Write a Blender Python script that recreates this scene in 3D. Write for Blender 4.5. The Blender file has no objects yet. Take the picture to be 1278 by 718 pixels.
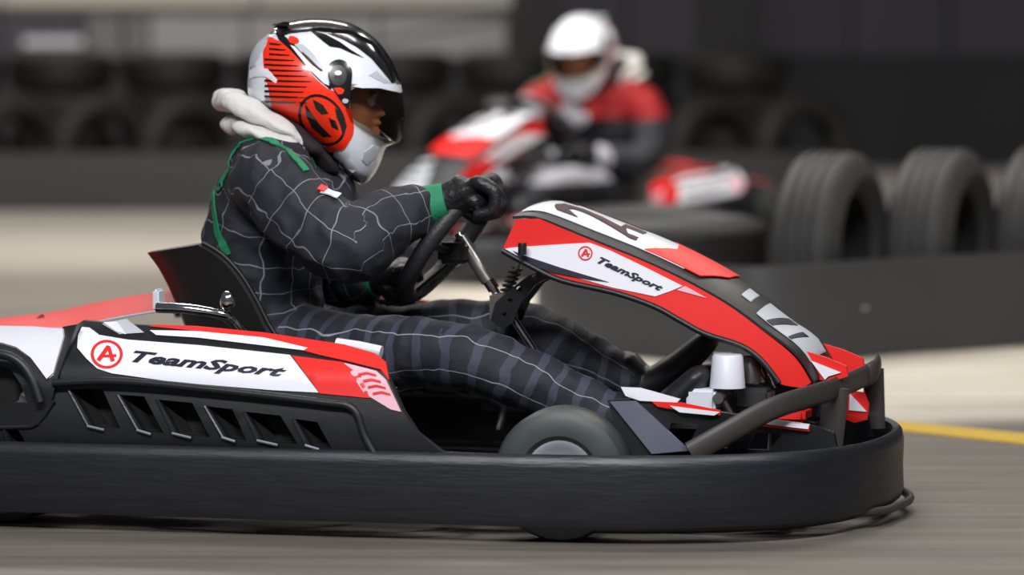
import bpy, bmesh, math, random
from mathutils import Vector, Matrix, noise, geometry
from mathutils.bvhtree import BVHTree
sc = bpy.context.scene
C = sc.collection
R = math.radians
random.seed(7)
PI = math.pi

# ------------------------------------------------------------------ camera, light, exposure
FPX, CAMH, PITCH = 5170.0, 1.03, math.atan(347 / 5170.0)
cam_d = bpy.data.cameras.new('camera'); cam = bpy.data.objects.new('camera', cam_d); C.objects.link(cam)
cam_d.sensor_width = 36; cam_d.lens = FPX / 1278 * 36
cam.location = (0, 0, CAMH); cam.rotation_euler = (PI / 2 - PITCH, 0, 0)
cam_d.clip_end = 200
cam_d.dof.use_dof = True; cam_d.dof.focus_distance = 8.25; cam_d.dof.aperture_fstop = 2.2
sc.camera = cam
sc.view_settings.view_transform = 'Standard'; sc.view_settings.look = 'None'
sc.view_settings.gamma = 1; sc.view_settings.exposure = 0.0

w = bpy.data.worlds.new('hall_light'); sc.world = w; w.use_nodes = True
w.node_tree.nodes['Background'].inputs[0].default_value = (0.62, 0.66, 0.75, 1)
w.node_tree.nodes['Background'].inputs[1].default_value = 0.12

def area(name, loc, target, size, size_y, power, col=(1, 1, 1)):
    l = bpy.data.lights.new(name, 'AREA'); l.shape = 'RECTANGLE'; l.size = size; l.size_y = size_y
    l.energy = power; l.color = col
    o = bpy.data.objects.new(name, l); C.objects.link(o); o.location = loc
    o.rotation_euler = (Vector(target) - Vector(loc)).to_track_quat('-Z', 'Y').to_euler()
    return o
# ceiling lamps of the hall
area('ceiling_lamp', (-0.8, 3.6, 3.9), (0.0, 8.4, 0.5), 3.0, 0.5, 345, (0.97, 0.98, 1))
area('ceiling_lamp', (2.6, 5.6, 4.2), (0.6, 8.4, 0.4), 2.0, 0.5, 110, (0.97, 0.98, 1))
area('ceiling_lamp', (0.0, 10.2, 4.3), (0, 9.8, 0), 3.0, 0.4, 70, (1, 0.97, 0.93))
area('ceiling_lamp', (-1.5, 15.0, 4.6), (-1.0, 16.5, 0), 4.5, 0.6, 420, (1, 0.97, 0.93))
area('ceiling_lamp', (2.6, 13.2, 4.6), (2.2, 12.2, 0), 2.0, 0.5, 90, (1, 0.93, 0.82))
area('ceiling_lamp', (-2.6, 23.0, 4.0), (-2.6, 27.0, 1.3), 4.5, 0.5, 160, (1, 0.97, 0.93))

# ------------------------------------------------------------------ materials
def c(r, g, b):
    f = lambda v: (v / 255 / 12.92) if v / 255 <= 0.04045 else ((v / 255 + 0.055) / 1.055) ** 2.4
    return (f(r), f(g), f(b), 1)
def mat(name, col, rough=0.5, metal=0.0, var=0.0, scale=8.0, bump=0.0, bscale=60.0, coat=0.0, stretch=(1, 1, 1)):
    m = bpy.data.materials.new(name); m.use_nodes = True
    n = m.node_tree.nodes; L = m.node_tree.links; b = n['Principled BSDF']
    b.inputs['Base Color'].default_value = col; b.inputs['Roughness'].default_value = rough
    b.inputs['Metallic'].default_value = metal
    if coat: b.inputs['Coat Weight'].default_value = coat; b.inputs['Coat Roughness'].default_value = 0.08
    tc = n.new('ShaderNodeTexCoord'); mp = n.new('ShaderNodeMapping'); mp.inputs['Scale'].default_value = stretch
    L.new(tc.outputs['Object'], mp.inputs[0])
    nz = n.new('ShaderNodeTexNoise'); nz.inputs['Scale'].default_value = scale; nz.inputs['Detail'].default_value = 5
    L.new(mp.outputs[0], nz.inputs['Vector'])
    mx = n.new('ShaderNodeMix'); mx.data_type = 'RGBA'
    mx.inputs[6].default_value = tuple(max(0, v * (1 - var)) for v in col[:3]) + (1,)
    mx.inputs[7].default_value = tuple(min(1, v * (1 + var)) for v in col[:3]) + (1,)
    L.new(nz.outputs[0], mx.inputs[0]); L.new(mx.outputs[2], b.inputs['Base Color'])
    if bump:
        n2 = n.new('ShaderNodeTexNoise'); n2.inputs['Scale'].default_value = bscale; n2.inputs['Detail'].default_value = 3
        L.new(mp.outputs[0], n2.inputs['Vector'])
        bp = n.new('ShaderNodeBump'); bp.inputs['Strength'].default_value = bump; bp.inputs['Distance'].default_value = 0.01
        L.new(n2.outputs[0], bp.inputs['Height']); L.new(bp.outputs[0], b.inputs['Normal'])
    return m
M = {}
M['black'] = mat('black_plastic', c(22, 23, 27), 0.45, var=0.25, scale=6, bump=0.05, stretch=(1, 4, 8))
M['scuffed'] = mat('scuffed_black_plastic', c(24, 25, 31), 0.42, var=0.6, scale=7, bump=0.12, bscale=14, stretch=(1, 2, 9))
M['seat'] = mat('seat_plastic', c(24, 22, 23), 0.5, var=0.2)
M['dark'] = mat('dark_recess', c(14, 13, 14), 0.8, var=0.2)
M['white'] = mat('white_sticker', c(232, 232, 240), 0.35, var=0.03, coat=0.3)
M['red'] = mat('red_sticker', c(226, 28, 22), 0.5, var=0.05)
M['ink'] = mat('ink_print', c(30, 30, 48), 0.45)
M['maroon'] = mat('maroon_print', c(52, 4, 14), 0.6)
M['worn'] = mat('lip_highlight', c(120, 120, 132), 0.3)  # pale colour paints in the highlight on the louvre lips
M['pink'] = mat('pink_print', c(228, 178, 190), 0.4, var=0.1, scale=30)
M['grey_print'] = mat('grey_print', c(185, 188, 194), 0.4, var=0.1)
M['tyre'] = mat('kart_tyre_rubber', c(52, 60, 58), 0.5, var=0.25, scale=20)
M['rim'] = mat('cast_rim', c(190, 190, 200), 0.25, 0.3, var=0.1)
M['chrome'] = mat('chrome', c(215, 215, 220), 0.12, 1.0)
M['steel'] = mat('dark_steel', c(150, 146, 140), 0.28, 0.8, var=0.2, scale=30)
M['frame'] = mat('frame_paint', c(30, 30, 32), 0.3, var=0.1)
M['hoop'] = mat('worn_bumper', c(56, 51, 49), 0.5, var=0.25, scale=9)
M['engine'] = mat('engine_alloy', c(90, 90, 92), 0.4, 0.8, var=0.3, scale=20)
M['bottle'] = mat('fluid_bottle', c(215, 216, 226), 0.4, var=0.04)
M['grip'] = mat('grip_leather', c(36, 36, 38), 0.5, var=0.2, bump=0.2, bscale=90)
M['glove'] = mat('glove_leather', c(26, 26, 28), 0.42, var=0.3, scale=25, bump=0.25, bscale=110)
M['green'] = mat('green_rib', c(20, 122, 84), 0.7, var=0.12, scale=30, bump=0.2, bscale=80)
M['hood'] = mat('hood_fleece', c(205, 202, 198), 0.85, var=0.12, scale=16, bump=0.4, bscale=45)
M['skin'] = mat('skin', c(190, 130, 100), 0.55, var=0.08)
M['hair'] = mat('hair', c(40, 28, 22), 0.7, var=0.2)
M['shoe'] = mat('shoe_leather', c(30, 30, 34), 0.45, var=0.2)
M['h_white'] = mat('helmet_white', c(228, 230, 238), 0.22, var=0.03, coat=0.6)
M['h_black'] = mat('helmet_black', c(20, 18, 20), 0.2, var=0.1, coat=0.7)
M['h_red'] = mat('helmet_orange_red', c(244, 48, 14), 0.3, var=0.05, coat=0.5)
M['lining'] = mat('helmet_lining', c(24, 14, 22), 0.8, var=0.2)
M['rubber'] = mat('old_tyre_rubber', c(30, 28, 27), 0.62, var=0.3, scale=9, bump=0.15, bscale=30)
M['rubber2'] = mat('dusty_tyre_rubber', c(54, 53, 53), 0.65, var=0.3, scale=7, bump=0.15, bscale=30)
M['belt'] = mat('barrier_belt', c(60, 60, 63), 0.5, var=0.18, scale=3, bump=0.05)
M['belt_far'] = mat('far_barrier_belt', c(50, 50, 51), 0.55, var=0.18, scale=3)
M['bolt'] = mat('bolt_plate', c(135, 135, 138), 0.4, 0.3)
M['wall'] = mat('dark_wall', c(40, 39, 42), 0.8, var=0.12, scale=1.2)
M['panel'] = mat('wall_panel', c(140, 138, 138), 0.75, var=0.08, scale=1.5)
M['panel_dark'] = mat('wall_panel_dark', c(62, 60, 66), 0.75, var=0.1, scale=1.5)
M['column'] = mat('column_black', c(18, 16, 18), 0.7, var=0.1)
M['rail'] = mat('rail_dark', c(58, 54, 52), 0.5, var=0.1)
M['yellow'] = mat('yellow_floor_paint', c(196, 160, 40), 0.6, var=0.3, scale=25)

def visor_mat():
    m = bpy.data.materials.new('smoked_visor'); m.use_nodes = True
    n = m.node_tree.nodes; L = m.node_tree.links; b = n['Principled BSDF']
    b.inputs['Base Color'].default_value = c(30, 28, 28); b.inputs['Roughness'].default_value = 0.06
    tr = n.new('ShaderNodeBsdfTransparent'); tr.inputs[0].default_value = (0.80, 0.76, 0.71, 1)
    ms = n.new('ShaderNodeMixShader'); fr = n.new('ShaderNodeLayerWeight'); fr.inputs[0].default_value = 0.25
    ad = n.new('ShaderNodeMath'); ad.operation = 'ADD'; ad.inputs[1].default_value = 0.05
    pw = n.new('ShaderNodeMath'); pw.operation = 'POWER'; pw.inputs[1].default_value = 2.5; L.new(fr.outputs[1], pw.inputs[0]); L.new(pw.outputs[0], ad.inputs[0]); L.new(ad.outputs[0], ms.inputs[0])
    L.new(tr.outputs[0], ms.inputs[1]); L.new(b.outputs[0], ms.inputs[2])
    L.new(ms.outputs[0], n['Material Output'].inputs[0]); return m
M['visor'] = visor_mat()

def suit_mat(name, base, line, band):
    # woven check: thin lines along and around every limb, broad bands round the legs (vertex attributes give the cloth coordinates)
    m = bpy.data.materials.new(name); m.use_nodes = True
    n = m.node_tree.nodes; L = m.node_tree.links; b = n['Principled BSDF']; b.inputs['Roughness'].default_value = 0.75
    def attr(nm):
        a = n.new('ShaderNodeAttribute'); a.attribute_name = nm; return a.outputs['Fac']
    def mth(op, a, bb=None):
        x = n.new('ShaderNodeMath'); x.operation = op
        for i, v in enumerate((a, bb)):
            if v is None: continue
            if isinstance(v, (int, float)): x.inputs[i].default_value = v
            else: L.new(v, x.inputs[i])
        return x.outputs[0]
    al, ar, lg = attr('along'), attr('around'), attr('leg')
    nz = n.new('ShaderNodeTexNoise'); nz.inputs['Scale'].default_value = 9; tc = n.new('ShaderNodeTexCoord'); L.new(tc.outputs['Object'], nz.inputs['Vector'])
    wob = mth('MULTIPLY', mth('SUBTRACT', nz.outputs[0], 0.5), 0.06)
    def line_of(v, pitch, width):
        f = mth('FRACT', mth('DIVIDE', mth('ADD', v, wob), pitch))
        return mth('LESS_THAN', f, width / pitch)
    la = line_of(al, 0.062, 0.0022); lr = line_of(ar, 0.066, 0.0022)
    arm = mth('MULTIPLY', mth('MAXIMUM', la, lr), mth('SUBTRACT', 1, lg))
    legl = mth('MULTIPLY', line_of(ar, 0.078, 0.0022), lg)
    bnd = mth('MULTIPLY', line_of(al, 0.055, 0.018), lg)
    lines = mth('MULTIPLY', mth('MAXIMUM', mth('MULTIPLY', arm, mth('MULTIPLY', nz.outputs[0], 1.3)), legl), 0.62)
    m1 = n.new('ShaderNodeMix'); m1.data_type = 'RGBA'; m1.inputs[6].default_value = base; m1.inputs[7].default_value = band
    L.new(bnd, m1.inputs[0])
    m2 = n.new('ShaderNodeMix'); m2.data_type = 'RGBA'; L.new(m1.outputs[2], m2.inputs[6]); m2.inputs[7].default_value = line
    L.new(lines, m2.inputs[0]); L.new(m2.outputs[2], b.inputs['Base Color'])
    n2 = n.new('ShaderNodeTexNoise'); n2.inputs['Scale'].default_value = 26; n2.inputs['Detail'].default_value = 3
    bp = n.new('ShaderNodeBump'); bp.inputs['Strength'].default_value = 0.35; bp.inputs['Distance'].default_value = 0.01
    L.new(tc.outputs['Object'], n2.inputs['Vector']); L.new(n2.outputs[0], bp.inputs['Height']); L.new(bp.outputs[0], b.inputs['Normal'])
    return m
M['suit'] = suit_mat('checked_race_suit', c(29, 31, 40), c(180, 180, 190), c(56, 59, 74))
def suit_two():
    m = mat('red_shouldered_suit', c(30, 30, 36), 0.75, var=0.2); n = m.node_tree.nodes; L = m.node_tree.links
    tc = n.new('ShaderNodeTexCoord'); sx = n.new('ShaderNodeSeparateXYZ'); L.new(tc.outputs['Object'], sx.inputs[0])
    g = n.new('ShaderNodeMath'); g.operation = 'GREATER_THAN'; g.inputs[1].default_value = .50; L.new(sx.outputs[2], g.inputs[0])
    mx = n.new('ShaderNodeMix'); mx.data_type = 'RGBA'; mx.inputs[6].default_value = c(34, 34, 40); mx.inputs[7].default_value = c(150, 14, 16)
    L.new(g.outputs[0], mx.inputs[0])
    a = n.new('ShaderNodeMath'); a.operation = 'GREATER_THAN'; a.inputs[1].default_value = .16; L.new(sx.outputs[0], a.inputs[0])
    b = n.new('ShaderNodeMath'); b.operation = 'GREATER_THAN'; b.inputs[1].default_value = .26; L.new(sx.outputs[2], b.inputs[0])
    ab = n.new('ShaderNodeMath'); ab.operation = 'MULTIPLY'; L.new(a.outputs[0], ab.inputs[0]); L.new(b.outputs[0], ab.inputs[1])
    m2 = n.new('ShaderNodeMix'); m2.data_type = 'RGBA'; L.new(mx.outputs[2], m2.inputs[6]); m2.inputs[7].default_value = c(170, 168, 176); L.new(ab.outputs[0], m2.inputs[0])
    L.new(m2.outputs[2], n['Principled BSDF'].inputs['Base Color']); return m
M['suit_two'] = suit_two()

def floor_mat():
    m = bpy.data.materials.new('rubbered_concrete'); m.use_nodes = True
    n = m.node_tree.nodes; L = m.node_tree.links; b = n['Principled BSDF']; b.inputs['Roughness'].default_value = 0.55
    tc = n.new('ShaderNodeTexCoord')
    def nz(scale, st, detail=4):
        mp = n.new('ShaderNodeMapping'); mp.inputs['Scale'].default_value = st; L.new(tc.outputs['Object'], mp.inputs[0])
        x = n.new('ShaderNodeTexNoise'); x.inputs['Scale'].default_value = scale; x.inputs['Detail'].default_value = detail
        L.new(mp.outputs[0], x.inputs['Vector']); return x.outputs[0]
    def mth(op, a, bb=None, cc=None):
        x = n.new('ShaderNodeMath'); x.operation = op
        for i, v in enumerate((a, bb, cc)):
            if v is None: continue
            if isinstance(v, (int, float)): x.inputs[i].default_value = v
            else: L.new(v, x.inputs[i])
        return x.outputs[0]
    def ramp(v, a, bb):
        x = n.new('ShaderNodeMapRange'); x.interpolation_type = 'SMOOTHSTEP'; L.new(v, x.inputs[0])
        x.inputs[1].default_value = a; x.inputs[2].default_value = bb; return x.outputs[0]
    sx = n.new('ShaderNodeSeparateXYZ'); L.new(tc.outputs['Object'], sx.inputs[0])
    X, Y = sx.outputs[0], sx.outputs[1]
    wob = mth('MULTIPLY', mth('SUBTRACT', nz(0.8, (1, 2, 1)), 0.5), 1.2)
    # rubber laid on the racing line: near lane, and a lane on the left bend; swept concrete next to the barriers stays pale
    near = mth('SUBTRACT', 1, ramp(mth('ADD', mth('ADD', Y, mth('MULTIPLY', X, -0.35)), wob), 9.6, 10.5))
    lane = mth('MULTIPLY', mth('MULTIPLY', ramp(mth('ADD', Y, wob), 12.2, 13.4), mth('SUBTRACT', 1, ramp(mth('ADD', Y, wob), 15.4, 18.6))),
               mth('SUBTRACT', 1, ramp(mth('ADD', X, mth('MULTIPLY', wob, .5)), -0.9, 0.1)))
    dark = mth('MAXIMUM', near, mth('MULTIPLY', lane, 0.9))
    streak = nz(2.2, (0.35, 6, 1), 6); fine = nz(14, (0.3, 5, 1), 4)
    m1 = n.new('ShaderNodeMix'); m1.data_type = 'RGBA'; m1.inputs[6].default_value = c(204, 196, 182); m1.inputs[7].default_value = c(98, 92, 84)
    L.new(dark, m1.inputs[0])
    k = mth('ADD', 0.12, mth('MULTIPLY', mth('ADD', mth('MULTIPLY', streak, 0.65), mth('MULTIPLY', fine, 0.35)), 1.8))
    m2 = n.new('ShaderNodeMix'); m2.data_type = 'RGBA'; m2.blend_type = 'MULTIPLY'; m2.inputs[0].default_value = 1
    cb = n.new('ShaderNodeCombineXYZ')
    for i in range(3): L.new(k, cb.inputs[i])
    L.new(m1.outputs[2], m2.inputs[6]); L.new(cb.outputs[0], m2.inputs[7]); L.new(m2.outputs[2], b.inputs['Base Color'])
    bp = n.new('ShaderNodeBump'); bp.inputs['Strength'].default_value = 0.15; bp.inputs['Distance'].default_value = 0.004
    L.new(nz(60, (1, 1, 1), 3), bp.inputs['Height']); L.new(bp.outputs[0], b.inputs['Normal'])
    return m
M['floor'] = floor_mat()

# ------------------------------------------------------------------ helpers
def ray(px, py):
    x, y = (px - 639) / FPX, -(py - 359) / FPX
    cp, sp = math.cos(PITCH), math.sin(PITCH)
    return Vector((x, cp + y * sp, y * cp - sp))
class Frame:
    """a thing's own axes: u forward, v to its left, z up"""
    def __init__(s, ox, oy, oz, yaw):
        s.M = Matrix.Translation((ox, oy, oz)) @ Matrix.Rotation(yaw, 4, 'Z'); s.I = s.M.inverted()
    def P(s, px, py, v):
        o = s.I @ Vector((0, 0, CAMH)); d = s.I.to_3x3() @ ray(px, py)
        return o + d * ((v - o.y) / d.y)
    def S(s, px, py, F):
        v = F(0.0, 0.3)
        for _ in range(7):
            p = s.P(px, py, v); v = v * 0.3 + F(p.x, p.z) * 0.7
        return s.P(px, py, v)
def ground(px, py):
    d = ray(px, py); return Vector((0, 0, CAMH)) + d * (CAMH / -d.z)
def atdepth(px, py, Y):
    d = ray(px, py); return Vector((0, 0, CAMH)) + d * (Y / d.y)

def setp(o, label=None, cat=None, group=None, kind=None):
    if label: o['label'] = label
    if cat: o['category'] = cat
    if group: o['group'] = group
    if kind: o['kind'] = kind
    return o
def empty(name, mtx, label, cat, group=None):
    o = bpy.data.objects.new(name, None); C.objects.link(o); o.matrix_world = mtx; o.empty_display_size = 0.1
    return setp(o, label, cat, group)
def link(name, me, parent=None, label=None):
    o = bpy.data.objects.new(name, me); C.objects.link(o)
    if parent: o.parent = parent
    if label: o['label'] = label
    return o
def mesh_of(name, verts, faces, m, smooth=40, off=None):
    me = bpy.data.meshes.new(name)
    if off is not None: verts = [Vector(v) - off for v in verts]
    me.from_pydata([tuple(v) for v in verts], [], faces)
    bm = bmesh.new(); bm.from_mesh(me); bmesh.ops.remove_doubles(bm, verts=bm.verts, dist=1e-5)
    bmesh.ops.recalc_face_normals(bm, faces=bm.faces); bm.to_mesh(me); bm.free()
    me.materials.append(m)
    if smooth:
        me.shade_smooth()
        if smooth < 180: me.set_sharp_from_angle(angle=R(smooth))
    return me
def bm_obj(name, bm, m, parent=None, smooth=40, off=None, label=None):
    me = bpy.data.meshes.new(name); bmesh.ops.recalc_face_normals(bm, faces=bm.faces)
    if off is not None: bmesh.ops.translate(bm, verts=bm.verts, vec=-off)
    bm.to_mesh(me); bm.free(); me.materials.append(m)
    if smooth:
        me.shade_smooth()
        if smooth < 180: me.set_sharp_from_angle(angle=R(smooth))
    return link(name, me, parent, label)
def catmull(pts, n=6, closed=False):
    pts = [Vector(p) for p in pts]; N = len(pts); out = []
    if N < 3 and not closed: return pts
    for i in range(N if closed else N - 1):
        g = lambda k: pts[k % N] if closed else pts[max(0, min(N - 1, k))]
        p0, p1, p2, p3 = g(i - 1), g(i), g(i + 1), g(i + 2)
        for j in range(n):
            t = j / n
            out.append(0.5 * ((2 * p1) + (p2 - p0) * t + (2 * p0 - 5 * p1 + 4 * p2 - p3) * t * t + (3 * p1 - p0 - 3 * p2 + p3) * t ** 3))
    if not closed: out.append(pts[-1])
    return out
def inside(x, y, poly):
    r = False; j = len(poly) - 1
    for i in range(len(poly)):
        if (poly[i][1] > y) != (poly[j][1] > y) and x < (poly[j][0] - poly[i][0]) * (y - poly[i][1]) / (poly[j][1] - poly[i][1]) + poly[i][0]: r = not r
        j = i
    return r
def fill(poly, holes=(), step=10, extra=()):
    """triangulate a 2D outline with holes, on a grid fine enough to bend"""
    V = []; E = []
    for ring in [poly] + list(holes):
        b0 = len(V)
        for i in range(len(ring)):
            a, b = Vector(ring[i][:2]), Vector(ring[(i + 1) % len(ring)][:2])
            k = max(1, int((b - a).length / (step * 1.5)))
            for j in range(k): V.append(a.lerp(b, j / k))
        nb = len(V) - b0; E += [(b0 + i, b0 + (i + 1) % nb) for i in range(nb)]
    nbound = len(V); bedges = list(E)
    xs = [p[0] for p in poly]; ys = [p[1] for p in poly]
    cand = list(extra)
    if not cand:
        y = min(ys) + step * .5; row = 0
        while y < max(ys):
            x = min(xs) + step * (.5 if row % 2 else .98)
            while x < max(xs): cand.append((x, y)); x += step
            y += step * .87; row += 1
    bnd = [V[i] for i in range(nbound)]
    for x, y in cand:
        if inside(x, y, poly) and not any(inside(x, y, h) for h in holes):
            q = Vector((x, y))
            if min((q - b).length for b in bnd) > step * .4: V.append(q)
    v2, e2, f2, ov, oe, of = geometry.delaunay_2d_cdt(V, E, [], 0, 1e-4)
    F = []
    for f in f2:
        cx = sum(v2[i].x for i in f) / len(f); cy = sum(v2[i].y for i in f) / len(f)
        if inside(cx, cy, poly) and not any(inside(cx, cy, h) for h in holes): F.append(tuple(f))
    return v2, F
def shell(front, back, F):
    """close a front and a back sheet into a solid"""
    n = len(front); faces = [tuple(f) for f in F] + [tuple(i + n for i in reversed(f)) for f in F]
    cnt = {}
    for f in F:
        for i in range(len(f)):
            a, b = f[i], f[(i + 1) % len(f)]; cnt[(a, b)] = cnt.get((a, b), 0) + 1
    for (a, b) in list(cnt):
        if (b, a) not in cnt: faces.append((b, a, a + n, b + n))
    return list(front) + list(back), faces
def patch(name, fr, poly, F, thick, m, parent, holes=(), step=10, smooth_n=0, far=False, lift=0.0, off=None, label=None):
    """panel whose outline is given where it stands on surface v=F(u,z); the twin goes to the far side"""
    if smooth_n: poly = [(p.x, p.y) for p in catmull([(a, b, 0) for a, b in poly], smooth_n, True)]
    v2, tri = fill(poly, holes, step)
    fs = [fr.S(p.x, p.y, F) for p in v2]
    out = []
    for s in ((-1, 1) if far else (-1,)):
        fv = [Vector((p.x, (p.y - lift) * (1 if s < 0 else -1), p.z)) for p in fs]
        bv = [p + Vector((0, thick * (1 if s < 0 else -1), 0)) for p in fv]
        vs, fa = shell(fv, bv, tri)
        out.append(link(name, mesh_of(name, vs, fa, m, 35, off), parent, label))
    return out
def sweep(path, prof, closed_path=False, up=Vector((0, 0, 1)), scale=None):
    """prof: list of (outward, up) around the path"""
    path = [Vector(p) for p in path]; n = len(path); k = len(prof); V = []; Fc = []
    for i, p in enumerate(path):
        a = path[(i - 1) % n] if (closed_path or i) else p; b = path[(i + 1) % n] if (closed_path or i < n - 1) else p
        t = (b - a).normalized(); side = t.cross(up).normalized(); u2 = side.cross(t)
        s = scale[i] if scale else 1
        for (o, z) in prof: V.append(p + side * o * s + u2 * z * s)
    for i in range(n if closed_path else n - 1):
        for j in range(k):
            a = i * k + j; b = i * k + (j + 1) % k; c2 = ((i + 1) % n) * k + (j + 1) % k; d = ((i + 1) % n) * k + j
            Fc.append((a, b, c2, d))
    if not closed_path: Fc.append(tuple(range(k))); Fc.append(tuple((n - 1) * k + j for j in range(k)))
    return V, Fc
def circ(r, n=12, ry=None):
    return [(r * math.cos(2 * PI * i / n), (ry or r) * math.sin(2 * PI * i / n)) for i in range(n)]
def tube(name, pts, r, m, parent, n=12, cm=5, ry=None, off=None, label=None, closed=False, scale=None):
    path = catmull(pts, cm, closed) if cm and len(pts) > 2 else [Vector(p) for p in pts]
    t = (path[1] - path[0]).normalized(); up = Vector((0, 0, 1)) if abs(t.z) < 0.85 else Vector((0, 1, 0))
    V, Fc = sweep(path, circ(r, n, ry), closed, up, scale)
    return link(name, mesh_of(name, V, Fc, m, 50, off), parent, label)
def box(name, lo, hi, m, parent, bev=0.004, off=None, rot=None, label=None):
    bm = bmesh.new(); bmesh.ops.create_cube(bm, size=1)
    lo, hi = Vector(lo), Vector(hi); s = hi - lo; cen = (lo + hi) / 2
    bmesh.ops.scale(bm, verts=bm.verts, vec=s)
    if bev: bmesh.ops.bevel(bm, geom=bm.edges[:], offset=bev, segments=2, affect='EDGES')
    if rot: bmesh.ops.rotate(bm, verts=bm.verts, cent=(0, 0, 0), matrix=rot)
    bmesh.ops.translate(bm, verts=bm.verts, vec=cen)
    return bm_obj(name, bm, m, parent, 35, off, label)
def lathe(prof, n=32, mtx=Matrix()):
    """prof: (radius, axial); axis = local Y"""
    V = []; Fc = []; k = len(prof)
    for i in range(n):
        a = 2 * PI * i / n
        for (r, y) in prof: V.append(mtx @ Vector((r * math.cos(a), y, r * math.sin(a))))
    for i in range(n):
        for j in range(k - 1):
            Fc.append((i * k + j, i * k + j + 1, ((i + 1) % n) * k + j + 1, ((i + 1) % n) * k + j))
    return V, Fc
def ribbon(name, pts, wd, th, m, parent, nrm, off=None, label=None, cm=4):
    """flat strap lying on a surface: pts with normals nrm(p)"""
    path = catmull(pts, cm); V = []; Fc = []
    for i, p in enumerate(path):
        t = (path[min(i + 1, len(path) - 1)] - path[max(i - 1, 0)]).normalized(); nn = nrm(p); s = t.cross(nn).normalized() * wd / 2
        V += [p - s, p - s + nn * th, p + s + nn * th, p + s]
    for i in range(len(path) - 1):
        for j in range(4): Fc.append((i * 4 + j, i * 4 + (j + 1) % 4, (i + 1) * 4 + (j + 1) % 4, (i + 1) * 4 + j))
    Fc += [(0, 1, 2, 3), tuple((len(path) - 1) * 4 + j for j in range(4))]
    return link(name, mesh_of(name, V, Fc, m, 60, off), parent, label)
def text_tris(s, shear=0.0, bold=0.02):
    cu = bpy.data.curves.new('lettering', 'FONT'); cu.body = s; cu.size = 1; cu.shear = shear; cu.offset = bold; cu.resolution_u = 2
    o = bpy.data.objects.new('lettering', cu); C.objects.link(o)
    dg = bpy.context.evaluated_depsgraph_get(); me = bpy.data.meshes.new_from_object(o.evaluated_get(dg))
    vs = [v.co.copy() for v in me.vertices]; fs = [tuple(p.vertices) for p in me.polygons]
    bpy.data.objects.remove(o); bpy.data.curves.remove(cu); bpy.data.meshes.remove(me)
    x0 = min(v.x for v in vs); x1 = max(v.x for v in vs); y0 = min(v.y for v in vs); y1 = max(v.y for v in vs)
    return [((v.x - x0) / (x1 - x0), (v.y - y0) / (y1 - y0)) for v in vs], fs
def quad_print(name, flat, quad, surf, m, parent, lift=0.002, far=False, off=None, label=None):
    """flat lettering laid on a surface; quad = picture corners bottom-left, bottom-right, top-right, top-left"""
    uv, fs = flat
    for s in ((-1, 1) if far else (-1,)):
        V = []
        for (x, y) in uv:
            if s > 0: x = 1 - x
            a = Vector(quad[0]).lerp(Vector(quad[1]), x); b = Vector(quad[3]).lerp(Vector(quad[2]), x); q = a.lerp(b, y)
            p = surf(q.x, q.y)
            V.append(Vector((p.x, (p.y - lift) * (1 if s < 0 else -1), p.z)))
        n = len(V); th = Vector((0, 0.0012 * (1 if s < 0 else -1), 0))
        vs, fa = shell(V, [v + th for v in V], fs)
        link(name, mesh_of(name, vs, fa, m, 0, off), parent, label)
def remesh(V, Fc, vox, smooth_it=6, keep=None):
    """melt overlapping closed limbs into one continuous skin"""
    me = bpy.data.meshes.new('tmp'); me.from_pydata([tuple(v) for v in V], [], Fc)
    bm = bmesh.new(); bm.from_mesh(me); bmesh.ops.recalc_face_normals(bm, faces=bm.faces); bm.to_mesh(me); bm.free()
    o = bpy.data.objects.new('tmp', me); C.objects.link(o)
    r = o.modifiers.new('r', 'REMESH'); r.mode = 'VOXEL'; r.voxel_size = vox
    s = o.modifiers.new('s', 'SMOOTH'); s.iterations = smooth_it; s.factor = 0.5
    dg = bpy.context.evaluated_depsgraph_get(); out = bpy.data.meshes.new_from_object(o.evaluated_get(dg))
    bpy.data.objects.remove(o); bpy.data.meshes.remove(me); return out
def limb(pts, radii, n=16, flat=None):
    """closed tapering limb through pts; radii (r_side, r_up)"""
    pts = [Vector(p) for p in pts]
    path = catmull(pts, 5); m = len(path); rr = []
    for i in range(m):
        t = i / 5; k = min(int(t), len(pts) - 2); f = t - k
        a, b = radii[k], radii[k + 1]
        a = a if isinstance(a, tuple) else (a, a); b = b if isinstance(b, tuple) else (b, b)
        rr.append((a[0] + (b[0] - a[0]) * f, a[1] + (b[1] - a[1]) * f))
    V = []; Fc = []
    # rounded ends
    seq = []
    t0 = (path[0] - path[1]).normalized(); t1 = (path[-1] - path[-2]).normalized()
    e = max(rr[0]) * .6; seq += [(path[0] + t0 * e * .95, .3, 0), (path[0] + t0 * e * .6, .75, 0)]
    seq += [(path[i], 1, i) for i in range(m)]
    e = max(rr[-1]) * .6; seq += [(path[-1] + t1 * e * .6, .75, m - 1), (path[-1] + t1 * e * .95, .3, m - 1)]
    ref = Vector((0, 1, 0))
    for (p, sc_, i) in seq:
        t = (path[min(i + 1, m - 1)] - path[max(i - 1, 0)]).normalized()
        s = (ref - t * ref.dot(t)); s = s.normalized() if s.length > .05 else Vector((1, 0, 0))
        u2 = t.cross(s).normalized()
        for j in range(n):
            a = 2 * PI * j / n; V.append(p + s * math.cos(a) * rr[i][0] * sc_ + u2 * math.sin(a) * rr[i][1] * sc_)
    K = len(seq)
    for i in range(K - 1):
        for j in range(n): Fc.append((i * n + j, i * n + (j + 1) % n, (i + 1) * n + (j + 1) % n, (i + 1) * n + j))
    Fc.append(tuple(range(n))); Fc.append(tuple((K - 1) * n + j for j in range(n)))
    return V, Fc, path
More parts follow.
